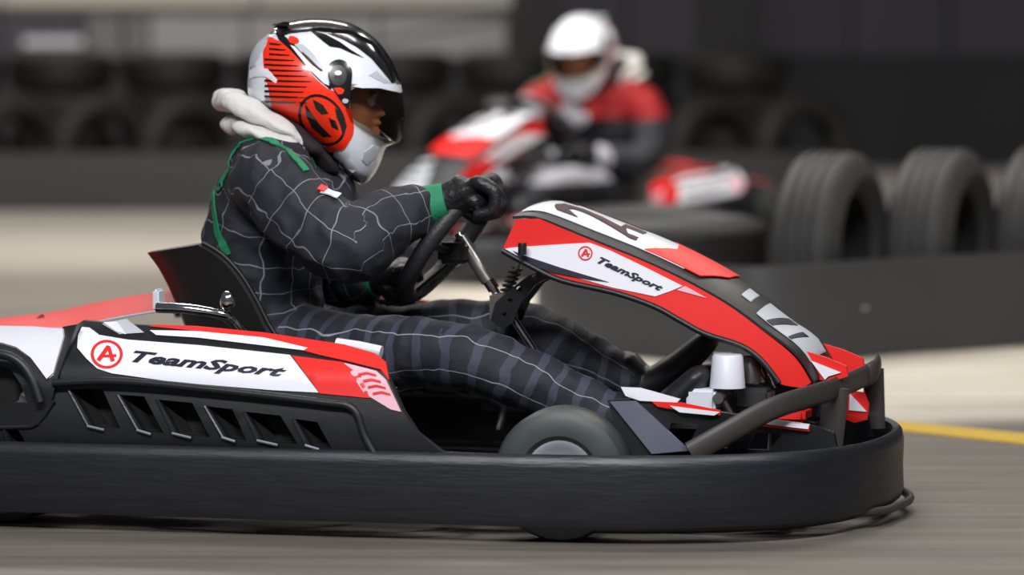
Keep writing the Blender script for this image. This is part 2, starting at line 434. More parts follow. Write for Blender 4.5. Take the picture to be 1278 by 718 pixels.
def merge(lst):
    V = []; Fc = []
    for l in lst:
        b = len(V); V += list(l[0]); Fc += [tuple(i + b for i in f) for f in l[1]]
    return V, Fc

# ------------------------------------------------------------------ the setting
def struct(name, lo, hi, m, bev=0.0):
    o = box(name, lo, hi, m, None, bev); o['kind'] = 'structure'; return o
bm = bmesh.new(); bmesh.ops.create_grid(bm, x_segments=1, y_segments=1, size=1)
bmesh.ops.scale(bm, verts=bm.verts, vec=(22, 18, 1)); bmesh.ops.translate(bm, verts=bm.verts, vec=(0, 14, 0))
fl = bm_obj('floor', bm, M['floor'], None, 0); fl['kind'] = 'structure'
wall = struct('wall_back', (-22, 27.0, 0), (22, 27.3, 7), M['wall'])
WX = lambda px: (px - 639) / FPX * 26.95
def panel(px0, px1, z0, z1, m, th=0.05):
    box('panel', (WX(px0), 27.0 - th, z0), (WX(px1), 27.01, z1), m, wall, 0.008)
M['dado'] = mat('dark_dado', c(24, 22, 24), 0.8, var=0.1)
x = -1200
for i, x1 in enumerate((-1080, -860, -640, -420, -210, 0, 108)): panel(x + 2, x1 - 2, 0.72, 0.99, M['panel_dark' if x1 in (0, 108) else 'panel']); x = x1
for a, b, mm in ((110, 184, 'panel_dark2'), (188, 306, 'panel'), (310, 470, 'panel'), (474, 640, 'panel'), (704, 780, 'panel_dark'), (784, 868, 'panel_dark'),
                 (944, 1060, 'panel_dark'), (1064, 1180, 'panel_dark'), (1184, 1300, 'panel_dark'), (1304, 1500, 'panel_dark'), (1504, 1800, 'panel_dark')):
    if mm == 'panel_dark2': M.setdefault(mm, mat('wall_panel_mid', c(104, 102, 104), 0.75, var=0.1, scale=1.5))
    panel(a, b, 0.72, 0.99 if b < 700 else 1.6, M[mm])
M['band'] = mat('wall_band_beige', c(172, 168, 158), 0.7, var=0.05, scale=1.5)
for a, b in ((-1200, -900), (-896, -600), (-596, -300), (-296, 0), (4, 320), (324, 640)): panel(a, b, 1.05, 2.2, M['band'])
for i, (a, b) in enumerate(((638, 702), (868, 942))):
    o = bpy.data.objects.new('steel_column', None); C.objects.link(o); o.location = (((a + b) / 2 - 639) / FPX * 25.5, 25.5, 0)
    setp(o, ('black steel column at the back wall left of the second driver helmet', 'black steel column at the back wall right of the second driver helmet')[i], 'column')
    wd = (b - a) / FPX * 25.5 / 2
    for nm, lo, hi in (('flange', (-wd, -.14, 0), (wd, -.11, 4.5)), ('flange', (-wd, .11, 0), (wd, .14, 4.5)), ('web', (-.02, -.11, 0), (.02, .11, 4.5)), ('base_plate', (-wd - .04, -.17, 0), (wd + .04, .17, .02))):
        box(nm, lo, hi, M['column'], o, 0.002)
rl = bpy.data.objects.new('guard_rail', None); C.objects.link(rl); rl.location = (-3, 24.6, 0)
setp(rl, 'long dark horizontal handrail along the back wall, with one sloping bar', 'railing')
tube('rail_bar', [(-4, 0, 1.02), (3.0, 0, 1.02)], 0.016, M['rail'], rl, 10, 0)
tube('sloping_bar', [(1.95, 0, 0.80), (3.0, 0, 0.985)], 0.014, M['rail'], rl, 10, 0)
for x in (-3.6, -1.6, .7, 2.98): tube('rail_post', [(x, 0, 0), (x, 0, 1.02)], 0.018, M['rail'], rl, 10, 0)
sg = bpy.data.objects.new('wall_sign', None); C.objects.link(sg); sg.location = atdepth(66, 52, 26.3)
setp(sg, 'small pale strip sign with a dull red strip below, far left on the back wall', 'sign')
sg.location.z = 0
zc = atdepth(66, 52, 26.3).z
box('sign_board', (-.19, 0, zc - .03), (.19, .02, zc + .026), M['grey_print'], sg, .003)
M['dullred'] = mat('dull_red', c(92, 52, 60), .7)
box('sign_strip', (-.19, 0, zc - .09), (.19, .02, zc - .034), M['dullred'], sg, .003)
for x in (-.15, .15): box('sign_post', (x - .012, .02, 0), (x + .012, .045, zc + .02), M['rail'], sg, .002)

# painted line
a, b, c1, d = ground(1118, 527), ground(1300, 545), ground(1300, 558), ground(1118, 538)
b = a + (b - a) * 4; c1 = d + (c1 - d) * 4
V = [p + Vector((0, 0, .0005)) for p in (a, b, c1, d)]; n = 4
o = link('painted_line', mesh_of('painted_line', V + [p + Vector((0, 0, .003)) for p in V], [(0, 1, 2, 3), (7, 6, 5, 4), (0, 4, 5, 1), (1, 5, 6, 2), (2, 6, 7, 3), (3, 7, 4, 0)], M['yellow'], 0))
setp(o, 'worn yellow line painted on the floor in front of the kart nose', 'floor line')

# barrier belts
def belt(path, h, m, label, bolts):
    V, Fc = sweep([Vector((x, y, 0)) for x, y in path], [(-.008, .004), (.008, .004), (.012, h / 2), (.008, h), (-.008, h)])
    root = bpy.data.objects.new('barrier_belt', None); C.objects.link(root); p0 = Vector((path[0][0], path[0][1], 0)); root.location = p0
    setp(root, label, 'barrier')
    link('belt_strip', mesh_of('belt_strip', V, Fc, m, 40, p0), root)
    for (px, py, Y) in bolts:
        q = atdepth(px, py, Y) - p0; box('bolt_plate', q - Vector((.055, .006, .006)), q + Vector((.055, .012, .006)), M['bolt'], root, .002, rot=None)
near_path = catmull([(0.18, 13.65, 0), (.09, 13.2, 0), (.14, 12.65, 0), (.42, 12.2, 0), (.736, 11.92, 0), (1.10, 12.28, 0), (1.56, 12.64, 0), (2.6, 13.4, 0), (4.0, 14.4, 0)], 5)
belt([(p.x, p.y) for p in near_path], .29, M['belt'], 'low grey rubber barrier belt in front of the big upright tyres at right', ((1028, 338, 12.17), (1060, 385, 12.2)))
belt([(-9, 21.2), (-4, 21.2), (0, 21.2), (1.3, 21.2), (1.62, 21.3), (1.75, 21.6)], .3, M['belt_far'], 'long low dark barrier belt along the far side of the track', ())

# tyres of the barriers
def tyre_mesh(name, D, W, hole, m, n=28):
    r = D / 2; h = hole / 2; w2 = W / 2
    prof = [(h, -w2 * .62), (h + .015, -w2 * .8), (h + (r - h) * .45, -w2), (r - .03, -w2 * .86), (r - .006, -w2 * .7), (r, -w2 * .55), (r, -w2 * .40), (r - .009, -w2 * .38), (r - .009, -w2 * .28), (r, -w2 * .26),
            (r, -w2 * .06), (r - .009, -w2 * .04)]
    prof = prof + [(a, -b) for a, b in reversed(prof)]
    inner = [(h + .012, w2 * .55), (h + (r - h) * .5, w2 * .8), (r - .025, w2 * .6), (r - .025, -w2 * .6), (h + (r - h) * .5, -w2 * .8), (h + .012, -w2 * .55)]
    V, Fc = lathe(prof + inner + [prof[0]], n); return mesh_of(name, V, Fc, m, 45)
T_up = tyre_mesh('tyre', .60, .22, .34, M['rubber2']); T_up2 = tyre_mesh('tyre', .60, .2, .34, M['rubber']); T_flat = tyre_mesh('tyre', .58, .2, .34, M['rubber'])
def tyre(me, loc, rot, label, group):
    o = link('tyre', me); o.location = loc; o.rotation_euler = rot; setp(o, label, 'tyre', group); return o
nth = ['first', 'second', 'third', 'fourth', 'fifth', 'sixth', 'seventh', 'eighth', 'ninth', 'tenth', 'eleventh', 'twelfth', 'thirteenth', 'fourteenth', 'fifteenth', 'sixteenth']
ax, ay = .97, 12.56
for k in range(6):   # upright, fallen against each other
    tyre(T_up, (ax + k * .364, ay + k * .268, .3), (0, 0, R(-24) + PI / 2), '%s big upright tyre from the left behind the near grey barrier' % nth[k], 'upright tyres behind the near barrier')
for j, (x, y) in enumerate(((.50, 12.63), (.42, 13.22))):
    for k in range(2):
        tyre(T_flat, (x, y, .1 + .2 * k), (PI / 2, 0, random.random() * 3), '%s tyre of the %s low flat stack at the left end of the near barrier' % (('lower', 'upper')[k], ('front', 'rear')[j]), 'flat tyre stacks at the barrier end')
for k in range(11):
    tyre(T_up2, (-3.05 + k * .456, 21.62, .3), (0, 0, R(-60) + PI / 2), '%s upright tyre from the left behind the long far barrier' % nth[k], 'upright tyres along the far barrier')
for j in range(8):
    x = -3.05 + j * .61 + random.uniform(-.01, .01)
    for k in range(4):
        tyre(T_flat, (x, 22.5, .1 + .2 * k), (PI / 2, 0, random.random() * 3), '%s tyre of the %s tall flat stack from the left behind the far upright tyres' % (('bottom', 'second', 'third', 'top')[k], nth[j]), 'tall flat tyre stacks at the back')

# ------------------------------------------------------------------ the kart
YAW = R(-15)
KF = Frame(.198, 8.50, 0, YAW)
kart = empty('go_kart', KF.M, 'red, white and black racing kart in the foreground, numbered 27, shown side-on', 'go-kart')
K = lambda px, py, v: KF.P(px, py, v)
def mir(p): return Vector((p[0], -p[1], p[2]))
ss = lambda a, b, x: (lambda t: t * t * (3 - 2 * t))(max(0, min(1, (x - a) / (b - a))))

# low wrap-round bumper strip
half = [(-1.46, -.60), (-1.1, -.615), (-.6, -.605), (-.2, -.59), (0, -.575), (.2, -.545), (.36, -.48), (.475, -.385), (.545, -.26), (.58, -.12), (.588, 0)]
path = half + [(u, -v) for u, v in reversed(half[:-1])]
path = catmull([(u, v, 0) for u, v in path], 5)
prof = [(-.008, .035), (.010, .035), (.016, .05), (.014, .10), (.016, .15), (.012, .168), (.004, .175), (-.008, .172)]
V, Fc = sweep(path, prof); link('bumper_strip', mesh_of('bumper_strip', V, Fc, M['scuffed'], 40), kart)
inr = [(p.x * .955 + .0, p.y * .93, .028) for p in path if p.x > -.02]
tube('bumper_rail', [Vector((p[0], p[1], .03)) for p in inr], .012, M['frame'], kart, 10, 0)
tube('skid_rail', catmull([(.30, .34, .05), (.50, .32, .035), (.60, .16, .03), (.61, -.02, .03), (.56, -.2, .035), (.30, -.30, .05)], 5), .009, M['hoop'], kart, 8, 0)
for s in (-1, 1):
    tube('bumper_stay', [(.1, s * .3, .055), (.3, s * .38, .06), (.42, s * .42, .07)], .011, M['frame'], kart, 8)

# side pods
Fpod = lambda u, z: -.585 + .010 * ss(.16, .30, z) + .085 * ss(.30, .42, z) - .010 * math.sin(max(0, min(1, (z - .15) / .15)) * PI)
pod = [(-90, 566), (-90, 532), (20, 532), (44, 528), (64, 500), (72, 470), (84, 430), (92, 408), (104, 400), (140, 404), (240, 409), (330, 418), (430, 436), (478, 458), (502, 512), (520, 540), (548, 562), (570, 575), (560, 586), (300, 578), (100, 572)]
lou = [[(88, 486), (128, 486), (150, 535), (116, 533)], [(150, 493), (180, 495), (204, 541), (178, 538)], [(198, 499), (240, 503), (262, 546), (222, 542)],
       [(258, 507), (290, 511), (308, 550), (284, 547)], [(306, 514), (350, 519), (372, 555), (328, 551)], [(368, 523), (396, 527), (414, 560), (388, 557)]]
lrear = [[(-34, 530 + 8), (-12, 538), (2, 560), (-24, 560)], [(8, 536), (22, 536), (36, 558), (16, 558)]]
pods = patch('side_pod', KF, pod, Fpod, .02, M['black'], kart, lou + lrear[1:], 11, far=True)
for i, s in enumerate((-1, 1)):
    pp = pods[i]
    for h in lou + lrear[1:]:      # recess behind each louvre and a pale painted highlight along its lower lip
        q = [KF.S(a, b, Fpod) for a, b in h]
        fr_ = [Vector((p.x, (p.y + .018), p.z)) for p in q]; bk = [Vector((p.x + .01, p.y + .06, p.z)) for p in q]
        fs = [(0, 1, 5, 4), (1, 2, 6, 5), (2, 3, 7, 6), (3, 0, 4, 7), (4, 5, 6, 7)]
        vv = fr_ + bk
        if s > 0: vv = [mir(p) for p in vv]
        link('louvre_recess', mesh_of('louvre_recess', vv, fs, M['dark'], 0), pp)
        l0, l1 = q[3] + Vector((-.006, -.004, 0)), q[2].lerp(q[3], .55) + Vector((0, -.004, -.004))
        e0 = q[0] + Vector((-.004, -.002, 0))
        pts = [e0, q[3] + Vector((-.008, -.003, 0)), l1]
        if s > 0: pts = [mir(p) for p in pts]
        tube('louvre_lip', pts, .0035, M['scuffed'], pp, 6, 0); tube('lip_glint', [(a_ if s < 0 else mir(a_)) for a_ in (q[3] + Vector((-.010, -.006, .002)), l1 + Vector((0, -.003, 0)))], .0028, M['worn'], pp, 6, 0)
# ledge under the sticker panels
led = [K(x, y, -.596) for x, y in ((66, 478), (150, 476), (280, 488), (400, 502), (440, 510), (455, 545), (470, 572))]
for s in (-1, 1): tube('pod_ledge', [p if s < 0 else mir(p) for p in led], .008, M['black'], kart, 8, 5)
tube('pod_lip', [K(x, y, -.592) for x, y in ((-80, 534), (20, 533), (46, 528), (66, 500))], .006, M['black'], kart, 8, 5)

P1 = lambda name, poly, m, lift=.003, far=True, sm=0, F=None, th=.004, holes=(), step=9: patch(name, KF, poly, F or Fpod, th, M[m], kart, holes, step, sm, far, lift)
P1('pod_panel', [(98, 418), (103, 408), (112, 409), (124, 418), (160, 424), (250, 431), (362, 443), (398, 490), (340, 487), (220, 477), (140, 466), (122, 460), (108, 447), (97, 434)], 'white')
P1('pod_panel', [(365, 444), (428, 452), (452, 470), (462, 497), (400, 491)], 'red')
P1('pod_panel', [(430, 453), (470, 463), (482, 474), (501, 514), (488, 511), (455, 491)], 'pink')
for yy in (466, 474, 482, 490):
    x0 = 440 + (yy - 460) * .75
    P1('pod_print', [(x0 + 3, yy), (x0 + 14, yy - 2), (x0 + 25, yy + 1), (x0 + 26, yy + 3.5), (x0 + 14, yy + 1), (x0 + 4, yy + 3)], 'red', .0045, th=.001)
P1('pod_strip', [(186, 407), (196, 405), (246, 407), (330, 415), (430, 430), (468, 441), (482, 452), (486, 474), (476, 461), (432, 450), (400, 443), (330, 424), (246, 413)], 'red', .004)
P1('pod_strip', [(188, 412), (246, 413), (330, 421), (385, 434), (380, 437), (330, 431), (246, 421), (196, 418)], 'white', .0055)
P1('pod_strip', [(128, 404), (158, 398), (180, 415), (150, 417)], 'grey_print', .004)
P1('pod_strip', [(130, 402), (146, 401), (158, 417), (146, 413)], 'white', .006)
txt = text_tris('TeamSport', .35, .035)
quad_print('lettering', txt, [(163, 456), (353, 474), (360, 458), (168, 437)], lambda x, y: KF.S(x, y, Fpod), M['ink'], kart, .0042, True)
def roundel(px, py, rx, ry, F, lift, m, far=True, rot=0.0):
    def E(k, a): return (px + math.cos(a + rot) * rx * k, py + math.sin(a) * ry * k)
    outer = [E(1, 2 * PI * i / 28) for i in range(28)]; inn = [E(.82, 2 * PI * i / 28) for i in range(28)]
    P1('round_emblem', outer, m, lift, far, F=F, th=.002, holes=[inn], step=6)
    # leaning letter-like bars in the ring
    for q in ([(-.62, .35), (.0, -.62), (.22, -.50), (-.40, .50)], [(.0, -.62), (.22, -.55), (.5, .45), (.26, .52)], [(-.3, .05), (.6, .0), (.6, .18), (-.36, .22)]):
        P1('round_emblem', [(px + a * rx, py + b * ry) for a, b in q], m, lift + .0006, far, F=F, th=.002, step=6)
roundel(134, 442, 20, 18, Fpod, .004, 'red')

# rear wheel guards: white panel over the arch
Frear = lambda u, z: -.605 + .05 * ss(.27, .40, z)
patch('rear_panel', KF, [(-95, 405), (40, 408), (78, 411), (79, 420), (66, 466), (58, 473), (50, 462), (38, 446), (20, 433), (0, 427), (-30, 426), (-95, 440)], Frear, .012, M['white'], kart, (), 10, 0, False)
patch('wheel_arch', KF, [(78, 408), (96, 405), (72, 470), (64, 500), (48, 530), (-95, 532), (-95, 442), (-30, 428), (0, 429), (20, 435), (38, 448), (50, 464), (58, 475), (67, 468), (79, 421)], lambda u, z: Frear(u, z) + .008,
      .02, M['black'], kart, [[(-80, 470), (-40, 455), (-5, 454), (14, 462), (26, 480), (34, 503), (-80, 503)]], 10, 0, False)
arc = [K(x, y, -.612) for x, y in ((-40, 446), (0, 442), (24, 452), (40, 474), (50, 502))]
for s in (-1, 1): tube('arch_rim', [p if s < 0 else mir(p) for p in arc], .010, M['black'], kart, 8, 5)
box('arch_liner', K(-80, 505, -.56), K(36, 452, -.50), M['dark'], kart, .003)

# wheels
def wheel(u, v, r, w_, steer, near):
    wr = bpy.data.objects.new('wheel', None); C.objects.link(wr); wr.parent = kart; wr.location = (u, v, r); wr.rotation_euler = (0, 0, steer)
    h = .066; w2 = w_ / 2
    prof = [(h, -w2 * .8), (h + .012, -w2 * .98), (r - .022, -w2), (r - .006, -w2 * .86), (r, -w2 * .6), (r, w2 * .6), (r - .006, w2 * .86), (r - .022, w2), (h + .012, w2 * .98), (h, w2 * .8), (h, -w2 * .8)]
    Vv, F2 = lathe(prof, 40); link('tyre_tread', mesh_of('tyre_tread', Vv, F2, M['tyre'], 35), wr)
    s = -1 if v < 0 else 1
    prof = [(h + .002, -w2 * .86), (h + .003, -w2 * .8), (h - .006, -w2 * .7), (h - .01, 0), (h - .006, w2 * .7), (h + .003, w2 * .8), (h + .002, w2 * .86), (h - .004, w2 * .84), (h - .012, w2 * .74), (.034, w2 * .62), (.028, w2 * .30), (.028, -w2 * .1), (h - .018, -w2 * .2), (h - .008, -w2 * .82), (h + .002, -w2 * .86)]
    prof = [(a, b * s) for a, b in prof]
    Vv, F2 = lathe(prof, 40); rim = link('rim', mesh_of('rim', Vv, F2, M['rim'], 35), wr)
    Vv, F2 = lathe([(.001, s * w2 * .62), (.024, s * w2 * .6), (.028, s * w2 * .45), (.028, -s * w2 * .3), (.001, -s * w2 * .3)], 24); link('hub', mesh_of('hub', Vv, F2, M['engine'], wr and 35), wr)
    return wr
wheel(.03, -.49, .130, .12, R(6), True)
wheel(.03, .49, .130, .12, R(6), False)
wheel(-1.12, -.47, .138, .18, 0, True)
wheel(-1.12, .47, .138, .18, 0, False)
tube('rear_axle', [(-1.12, -.46, .138), (-1.12, .46, .138)], .02, M['steel'], kart, 14, 0)
for s in (-1, 1):
    tube('stub_axle', [(.03, s * .44, .13), (.02, s * .34, .13)], .014, M['steel'], kart, 10, 0)
    tube('tie_rod', [(-.03, s * .40, .12), (-.06, s * .04, .13)], .006, M['steel'], kart, 8, 0)
    box('spindle', (-.02, s * .36 - .02, .08), (.06, s * .36 + .02, .18), M['steel'], kart, .006)

# chassis
for s in (-1, 1):
    tube('chassis_tube', [(-1.36, s * .30, .07), (-.7, s * .32, .065), (-.2, s * .33, .055), (.02, s * .26, .055), (.3, s * .2, .055), (.42, s * .16, .055)], .015, M['frame'], kart, 12)
    tube('side_bar', [(-.85, s * .32, .06), (-.8, s * .50, .07), (-.25, s * .50, .07), (-.2, s * .32, .06)], .010, M['frame'], kart, 8, 3)
    tube('side_bar', [(-.8, s * .40, .12), (-.75, s * .53, .17), (-.4, s * .53, .17), (-.35, s * .42, .11)], .009, M['frame'], kart, 8, 3)
tube('cross_tube', [(.42, -.17, .055), (.42, .17, .055)], .015, M['frame'], kart, 12, 0)
tube('cross_tube', [(.02, -.35, .055), (.02, .35, .055)], .015, M['frame'], kart, 12, 0)
tube('rear_bumper', catmull([(-1.1, -.30, .09), (-1.38, -.42, .12), (-1.42, -.3, .12), (-1.42, .3, .12), (-1.38, .42, .12), (-1.1, .30, .09)], 5), .014, M['frame'], kart, 10, 0)
box('floor_pan', (-.42, -.30, .038), (.42, .30, .044), M['frame'], kart, .001)
box('bearing_block', (-1.16, -.34, .05), (-1.08, -.28, .19), M['engine'], kart, .008); box('bearing_block', (-1.16, .28, .05), (-1.08, .34, .19), M['engine'], kart, .008)

# floor-side body in front: black base with louvres, seen over the strip
Fb = lambda u, z: -.42 + .22 * ss(.15, .55, u)
P1('nose_skirt', [(758, 500), (800, 497), (836, 503), (900, 515), (1015, 532), (1040, 540), (1046, 570), (900, 584), (790, 586), (775, 555)], 'black', 0, True, 0, Fb, .02,
   [[(838, 528), (872, 530), (858, 560), (826, 560)], [(890, 534), (925, 537), (908, 560), (878, 560)], [(942, 540), (975, 543), (960, 562), (930, 562)]])
M['sheen'] = mat('painted_sheen', c(98, 102, 116), .38, var=.15, scale=8)  # lighter grey-blue colour stands in for the sheen on black plastic
P1('skirt_sheen', [(763, 501), (795, 500), (862, 562), (815, 566)], 'sheen', .012, True, 0, Fb, .008)
P1('skirt_panel', [(776, 483), (800, 484), (850, 498), (846, 502), (800, 500), (782, 494)], 'white', .008, True, 0, Fb, .006)
P1('skirt_strip', [(815, 501), (850, 502), (900, 512), (900, 518), (860, 514), (822, 507)], 'red', .010, True, 0, Fb, .006)
P1('skirt_strip', [(838, 506), (900, 514), (893, 518), (850, 514)], 'white', .014, True, 0, Fb, .006)
P1('skirt_strip', [(912, 521), (1012, 532), (1011, 538), (918, 528)], 'red', .010, True, 0, Fb, .006)
P1('skirt_strip', [(918, 519), (960, 522), (1012, 529), (1010, 535), (960, 529), (922, 524)], 'white', .014, True, 0, Fb, .006)
box('nose_foam', K(966, 528, -.16), K(1014, 505, -.08), M['red'], kart, .008)
a_, b_ = K(966, 528, -.16), K(1014, 505, -.08); box('nose_foam', Vector((a_.x, .08, a_.z)), Vector((b_.x, .16, b_.z)), M['red'], kart, .008)

# fluid bottle, pedals, master cylinder
def cyl(name, p, r, h, m, n=24, r2=None, parent=kart):
    Vv, F2 = lathe([(.0005, 0), (r, 0), (r2 or r, h), ((r2 or r) * .9, h + .004), (.0005, h + .004)], n, Matrix.Translation(p) @ Matrix.Rotation(PI / 2, 4, 'X'))
    return link(name, mesh_of(name, Vv, F2, M[m], 35), parent)
p = K(908, 484, -.16); b_ = cyl('fluid_bottle', p, .036, .063, 'bottle', r2=.031)
q = K(878, 506, -.17); box('bottle_tray', q + Vector((-.03, -.03, -.01)), q + Vector((.03, .03, .035)), M['bottle'], kart, .006)
box('master_cylinder', K(915, 512, -.12), K(968, 482, -.06), M['engine'], kart, .008)
p = K(938, 478, -.08); cyl('cylinder_cap', p, .020, .05, 'steel'); cyl('cylinder_top', p + Vector((0, 0, .072)), .013, .006, 'chrome')
for s in (-1, 1):
    tube('pedal', [(.30, s * .16, .05), (.31, s * .16, .17), (.27, s * .16, .26)], .007, M['chrome'], kart, 8)
    tube('pedal_pad', [(.275, s * .16 - .045, .255), (.275, s * .16 + .045, .255)], .011, M['steel'], kart, 10, 0)
for (x, y, v) in ((948, 456, -.04), (962, 470, -.06), (975, 462, -.02)):
    tube('fitting', [K(x, y, v), K(x + 6, y + 14, v)], .008, M['chrome'], kart, 8, 0)
# fuel tank between the knees
bm = bmesh.new(); bmesh.ops.create_cube(bm, size=1)
bmesh.ops.bevel(bm, geom=bm.edges[:], offset=.28, segments=4, affect='EDGES'); bmesh.ops.scale(bm, verts=bm.verts, vec=(.26, .22, .17)); bmesh.ops.translate(bm, verts=bm.verts, vec=(.08, 0, .20 - .06))
bm_obj('fuel_tank', bm, M['black'], kart, 40)
cyl('tank_cap', Vector((.05, 0, .222)), .03, .015, 'steel')

# front hoop bumper (worn brown-grey plastic)
hp = [(862, 566, -.40), (905, 542, -.38), (960, 512, -.33), (1005, 497, -.24), (1040, 486, -.12), (1070, 474, .05), (1092, 462, .18)]
pts = [K(*a) for a in hp]
V, Fc = sweep(catmull(pts, 5), circ(.008, 12, .023)); link('front_hoop', mesh_of('front_hoop', V, Fc, M['hoop'], 50), kart)
pts2 = [mir(p) for p in pts[:-2]] + [Vector((pts[-1].x + .005, .13, pts[-1].z)), Vector((pts[-1].x + .004, .19, pts[-1].z + .01))]
V, Fc = sweep(catmull(pts2, 5), circ(.008, 12, .023)); link('front_hoop', mesh_of('front_hoop', V, Fc, M['hoop'], 50), kart)
for (x0, y0, x1, y1, v, wd) in ((1044, 484, 1036, 556, -.10, .026), (1090, 460, 1092, 535, .20, .022)):
    V, Fc = sweep([K(x0, y0, v), K(x1, y1, v)], circ(.009, 12, wd), up=Vector((1, 0, 0)))
    V = [Vector(p) for p in V]; link('hoop_post', mesh_of('hoop_post', V, Fc, M['hoop'], 50), kart)

# front number fairing (steering fairing)
wf = lambda u: .135 + .01 * ss(-.2, .3, u)
Ff = lambda u, z: -(.155 - .015 * ss(.0, .5, u)) + .018 * ss(.30, .60, z)
upper = [(644, 274), (672, 273), (735, 299), (820, 334), (900, 376), (955, 416), (992, 447), (1012, 478)]
lower = [(1002, 484), (984, 482), (970, 476), (950, 448), (925, 430), (880, 415), (850, 399), (815, 380), (765, 363), (700, 349), (660, 330), (627, 312)]
side_poly = [(644, 274)] + [(p.x, p.y) for p in catmull([(a, b, 0) for a, b in upper[1:]], 4)] + [(p.x, p.y) for p in catmull([(a, b, 0) for a, b in lower], 3)]
patch('fairing_side', KF, side_poly, Ff, .008, M['red'], kart, (), 10, 0, True)
P1('fairing_sticker', [(627, 311), (640, 309), (700, 305), (736, 303), (760, 312), (800, 331), (852, 357), (838, 363), (818, 370), (765, 359), (700, 341), (660, 325), (630, 313)], 'white', .002, True, 0, Ff)
P1('fairing_sticker', [(641, 313), (652, 318), (700, 334), (760, 352), (735, 349), (690, 340), (655, 327)], 'ink', .004, True, 0, Ff)
P1('fairing_sticker', [(855, 357), (882, 372), (860, 366), (845, 362)], 'pink', .002, True, 0, Ff)
quad_print('lettering', txt, [(744, 330), (824, 366), (829, 357), (750, 320)], lambda x, y: KF.S(x, y, Ff), M['ink'], kart, .0038, True)
roundel(731, 316, 9, 9, Ff, .0036, 'red')
low2 = [K(x, y, -.145) for x, y in ((627, 313), (660, 331), (700, 350), (765, 365), (815, 382), (850, 401), (880, 417), (925, 432), (950, 450), (972, 478))]
for s in (-1, 1): tube('fairing_edge', [p if s < 0 else mir(p) for p in low2], .006, M['black'], kart, 8, 4)
seam = [K(x, y, -.135) for x, y in ((640, 270), (672, 271), (735, 296), (820, 331), (900, 372), (955, 411), (995, 442), (1016, 476))]
def seam_at(t):   # along the seam 0..1
    k = t * (len(seam) - 1); i = min(int(k), len(seam) - 2); return seam[i].lerp(seam[i + 1], k - i)
# seam strip and crowned top: lofted across
crown = catmull(seam, 6)
def top_point(i, q):   # q -1 near .. 1 far ; crowned
    p = crown[i]; t = i / (len(crown) - 1); h = .014 + .016 * math.sin(PI * min(1, t * 1.3)) if t < .77 else .016
    return Vector((p.x + .010 * (1 - q * q), p.y * -q if p.y else 0, p.z + h * (1 - abs(q) ** 2.2)))
def top_sheet(name, i0, i1, q0, q1, m, lift=0.0, th=.006):
    nq = 14; Vv = []; F2 = []
    rows = [i0 + (i1 - i0) * k / 24 for k in range(25)]
    def at(f, q):
        i = min(int(f), len(crown) - 2); return top_point(i, q).lerp(top_point(i + 1, q), f - i) + Vector((0, 0, lift))
    fr_ = [at(f, q0 + (q1 - q0) * j / nq) for f in rows for j in range(nq + 1)]
    tri = [(a * (nq + 1) + j, a * (nq + 1) + j + 1, (a + 1) * (nq + 1) + j + 1, (a + 1) * (nq + 1) + j) for a in range(24) for j in range(nq)]
    vs, fa = shell(fr_, [p - Vector((0, 0, th)) for p in fr_], tri)
    return link(name, mesh_of(name, vs, fa, M[m], 40), kart)
NC = len(crown) - 1
top_sheet('fairing_top', 0, NC, -1, 1, 'black')
top_sheet('number_panel', 1.5, 20.0, -.80, .86, 'white', .003, .002)
def top_poly(name, poly, m, lift, th=.002):   # poly in (f, q)
    v2, tri = fill(poly, (), .9)
    def at(f, q):
        f = max(0, min(NC - .001, f)); i = int(f); return top_point(i, q).lerp(top_point(i + 1, q), f - i) + Vector((0, 0, lift))
    # rows are long, q is short: scale q by 10 while filling
    fr_ = [at(p.x, p.y / 10) for p in v2]
    vs, fa = shell(fr_, [p - Vector((0, 0, th)) for p in fr_], tri); link(name, mesh_of(name, vs, fa, M[m], 40), kart)
top_poly('number_tip', [(16.5, -8), (18.5, -3), (18, 2), (17, 6), (16.8, 8.6), (23, 8.6), (23.6, 3), (23.4, -3), (21.5, -8)], 'red', .005)
top_poly('nose_panel', [(25.4, -6), (26.6, -6), (26.6, -1), (25.4, -1)], 'grey_print', .003)
top_poly('nose_panel', [(28, -8), (38.5, -8), (38.5, 2), (36, 3), (28, 0)], 'grey_print', .003)
top_poly('nose_print', [(29.5, -8), (30.5, -8), (32.5, 0), (31, 0)], 'ink', .0045)
top_poly('nose_print', [(33.2, -8), (33.8, -8), (35.2, -2), (34, -2)], 'ink', .0045)
# the race number, read from the front
def number(ch, f0, f1, qa, qb):
    uv, fs = text_tris(ch, 0, .03)
    V = []
    for (x, y) in uv:
        q = qa + (qb - qa) * x; f = f1 + (f0 - f1) * y
        i = min(int(f), len(crown) - 2); V.append(top_point(i, q).lerp(top_point(i + 1, q), f - i) + Vector((0, 0, .0055)))
    vs, fa = shell(V, [v - Vector((0, 0, .0015)) for v in V], fs); link('number', mesh_of('number', vs, fa, M['maroon'], 0), kart, 'maroon digit ' + ch)
number('2', 6.5, 15.5, -.66, -.08); number('7', 6.5, 15.5, .06, .62)
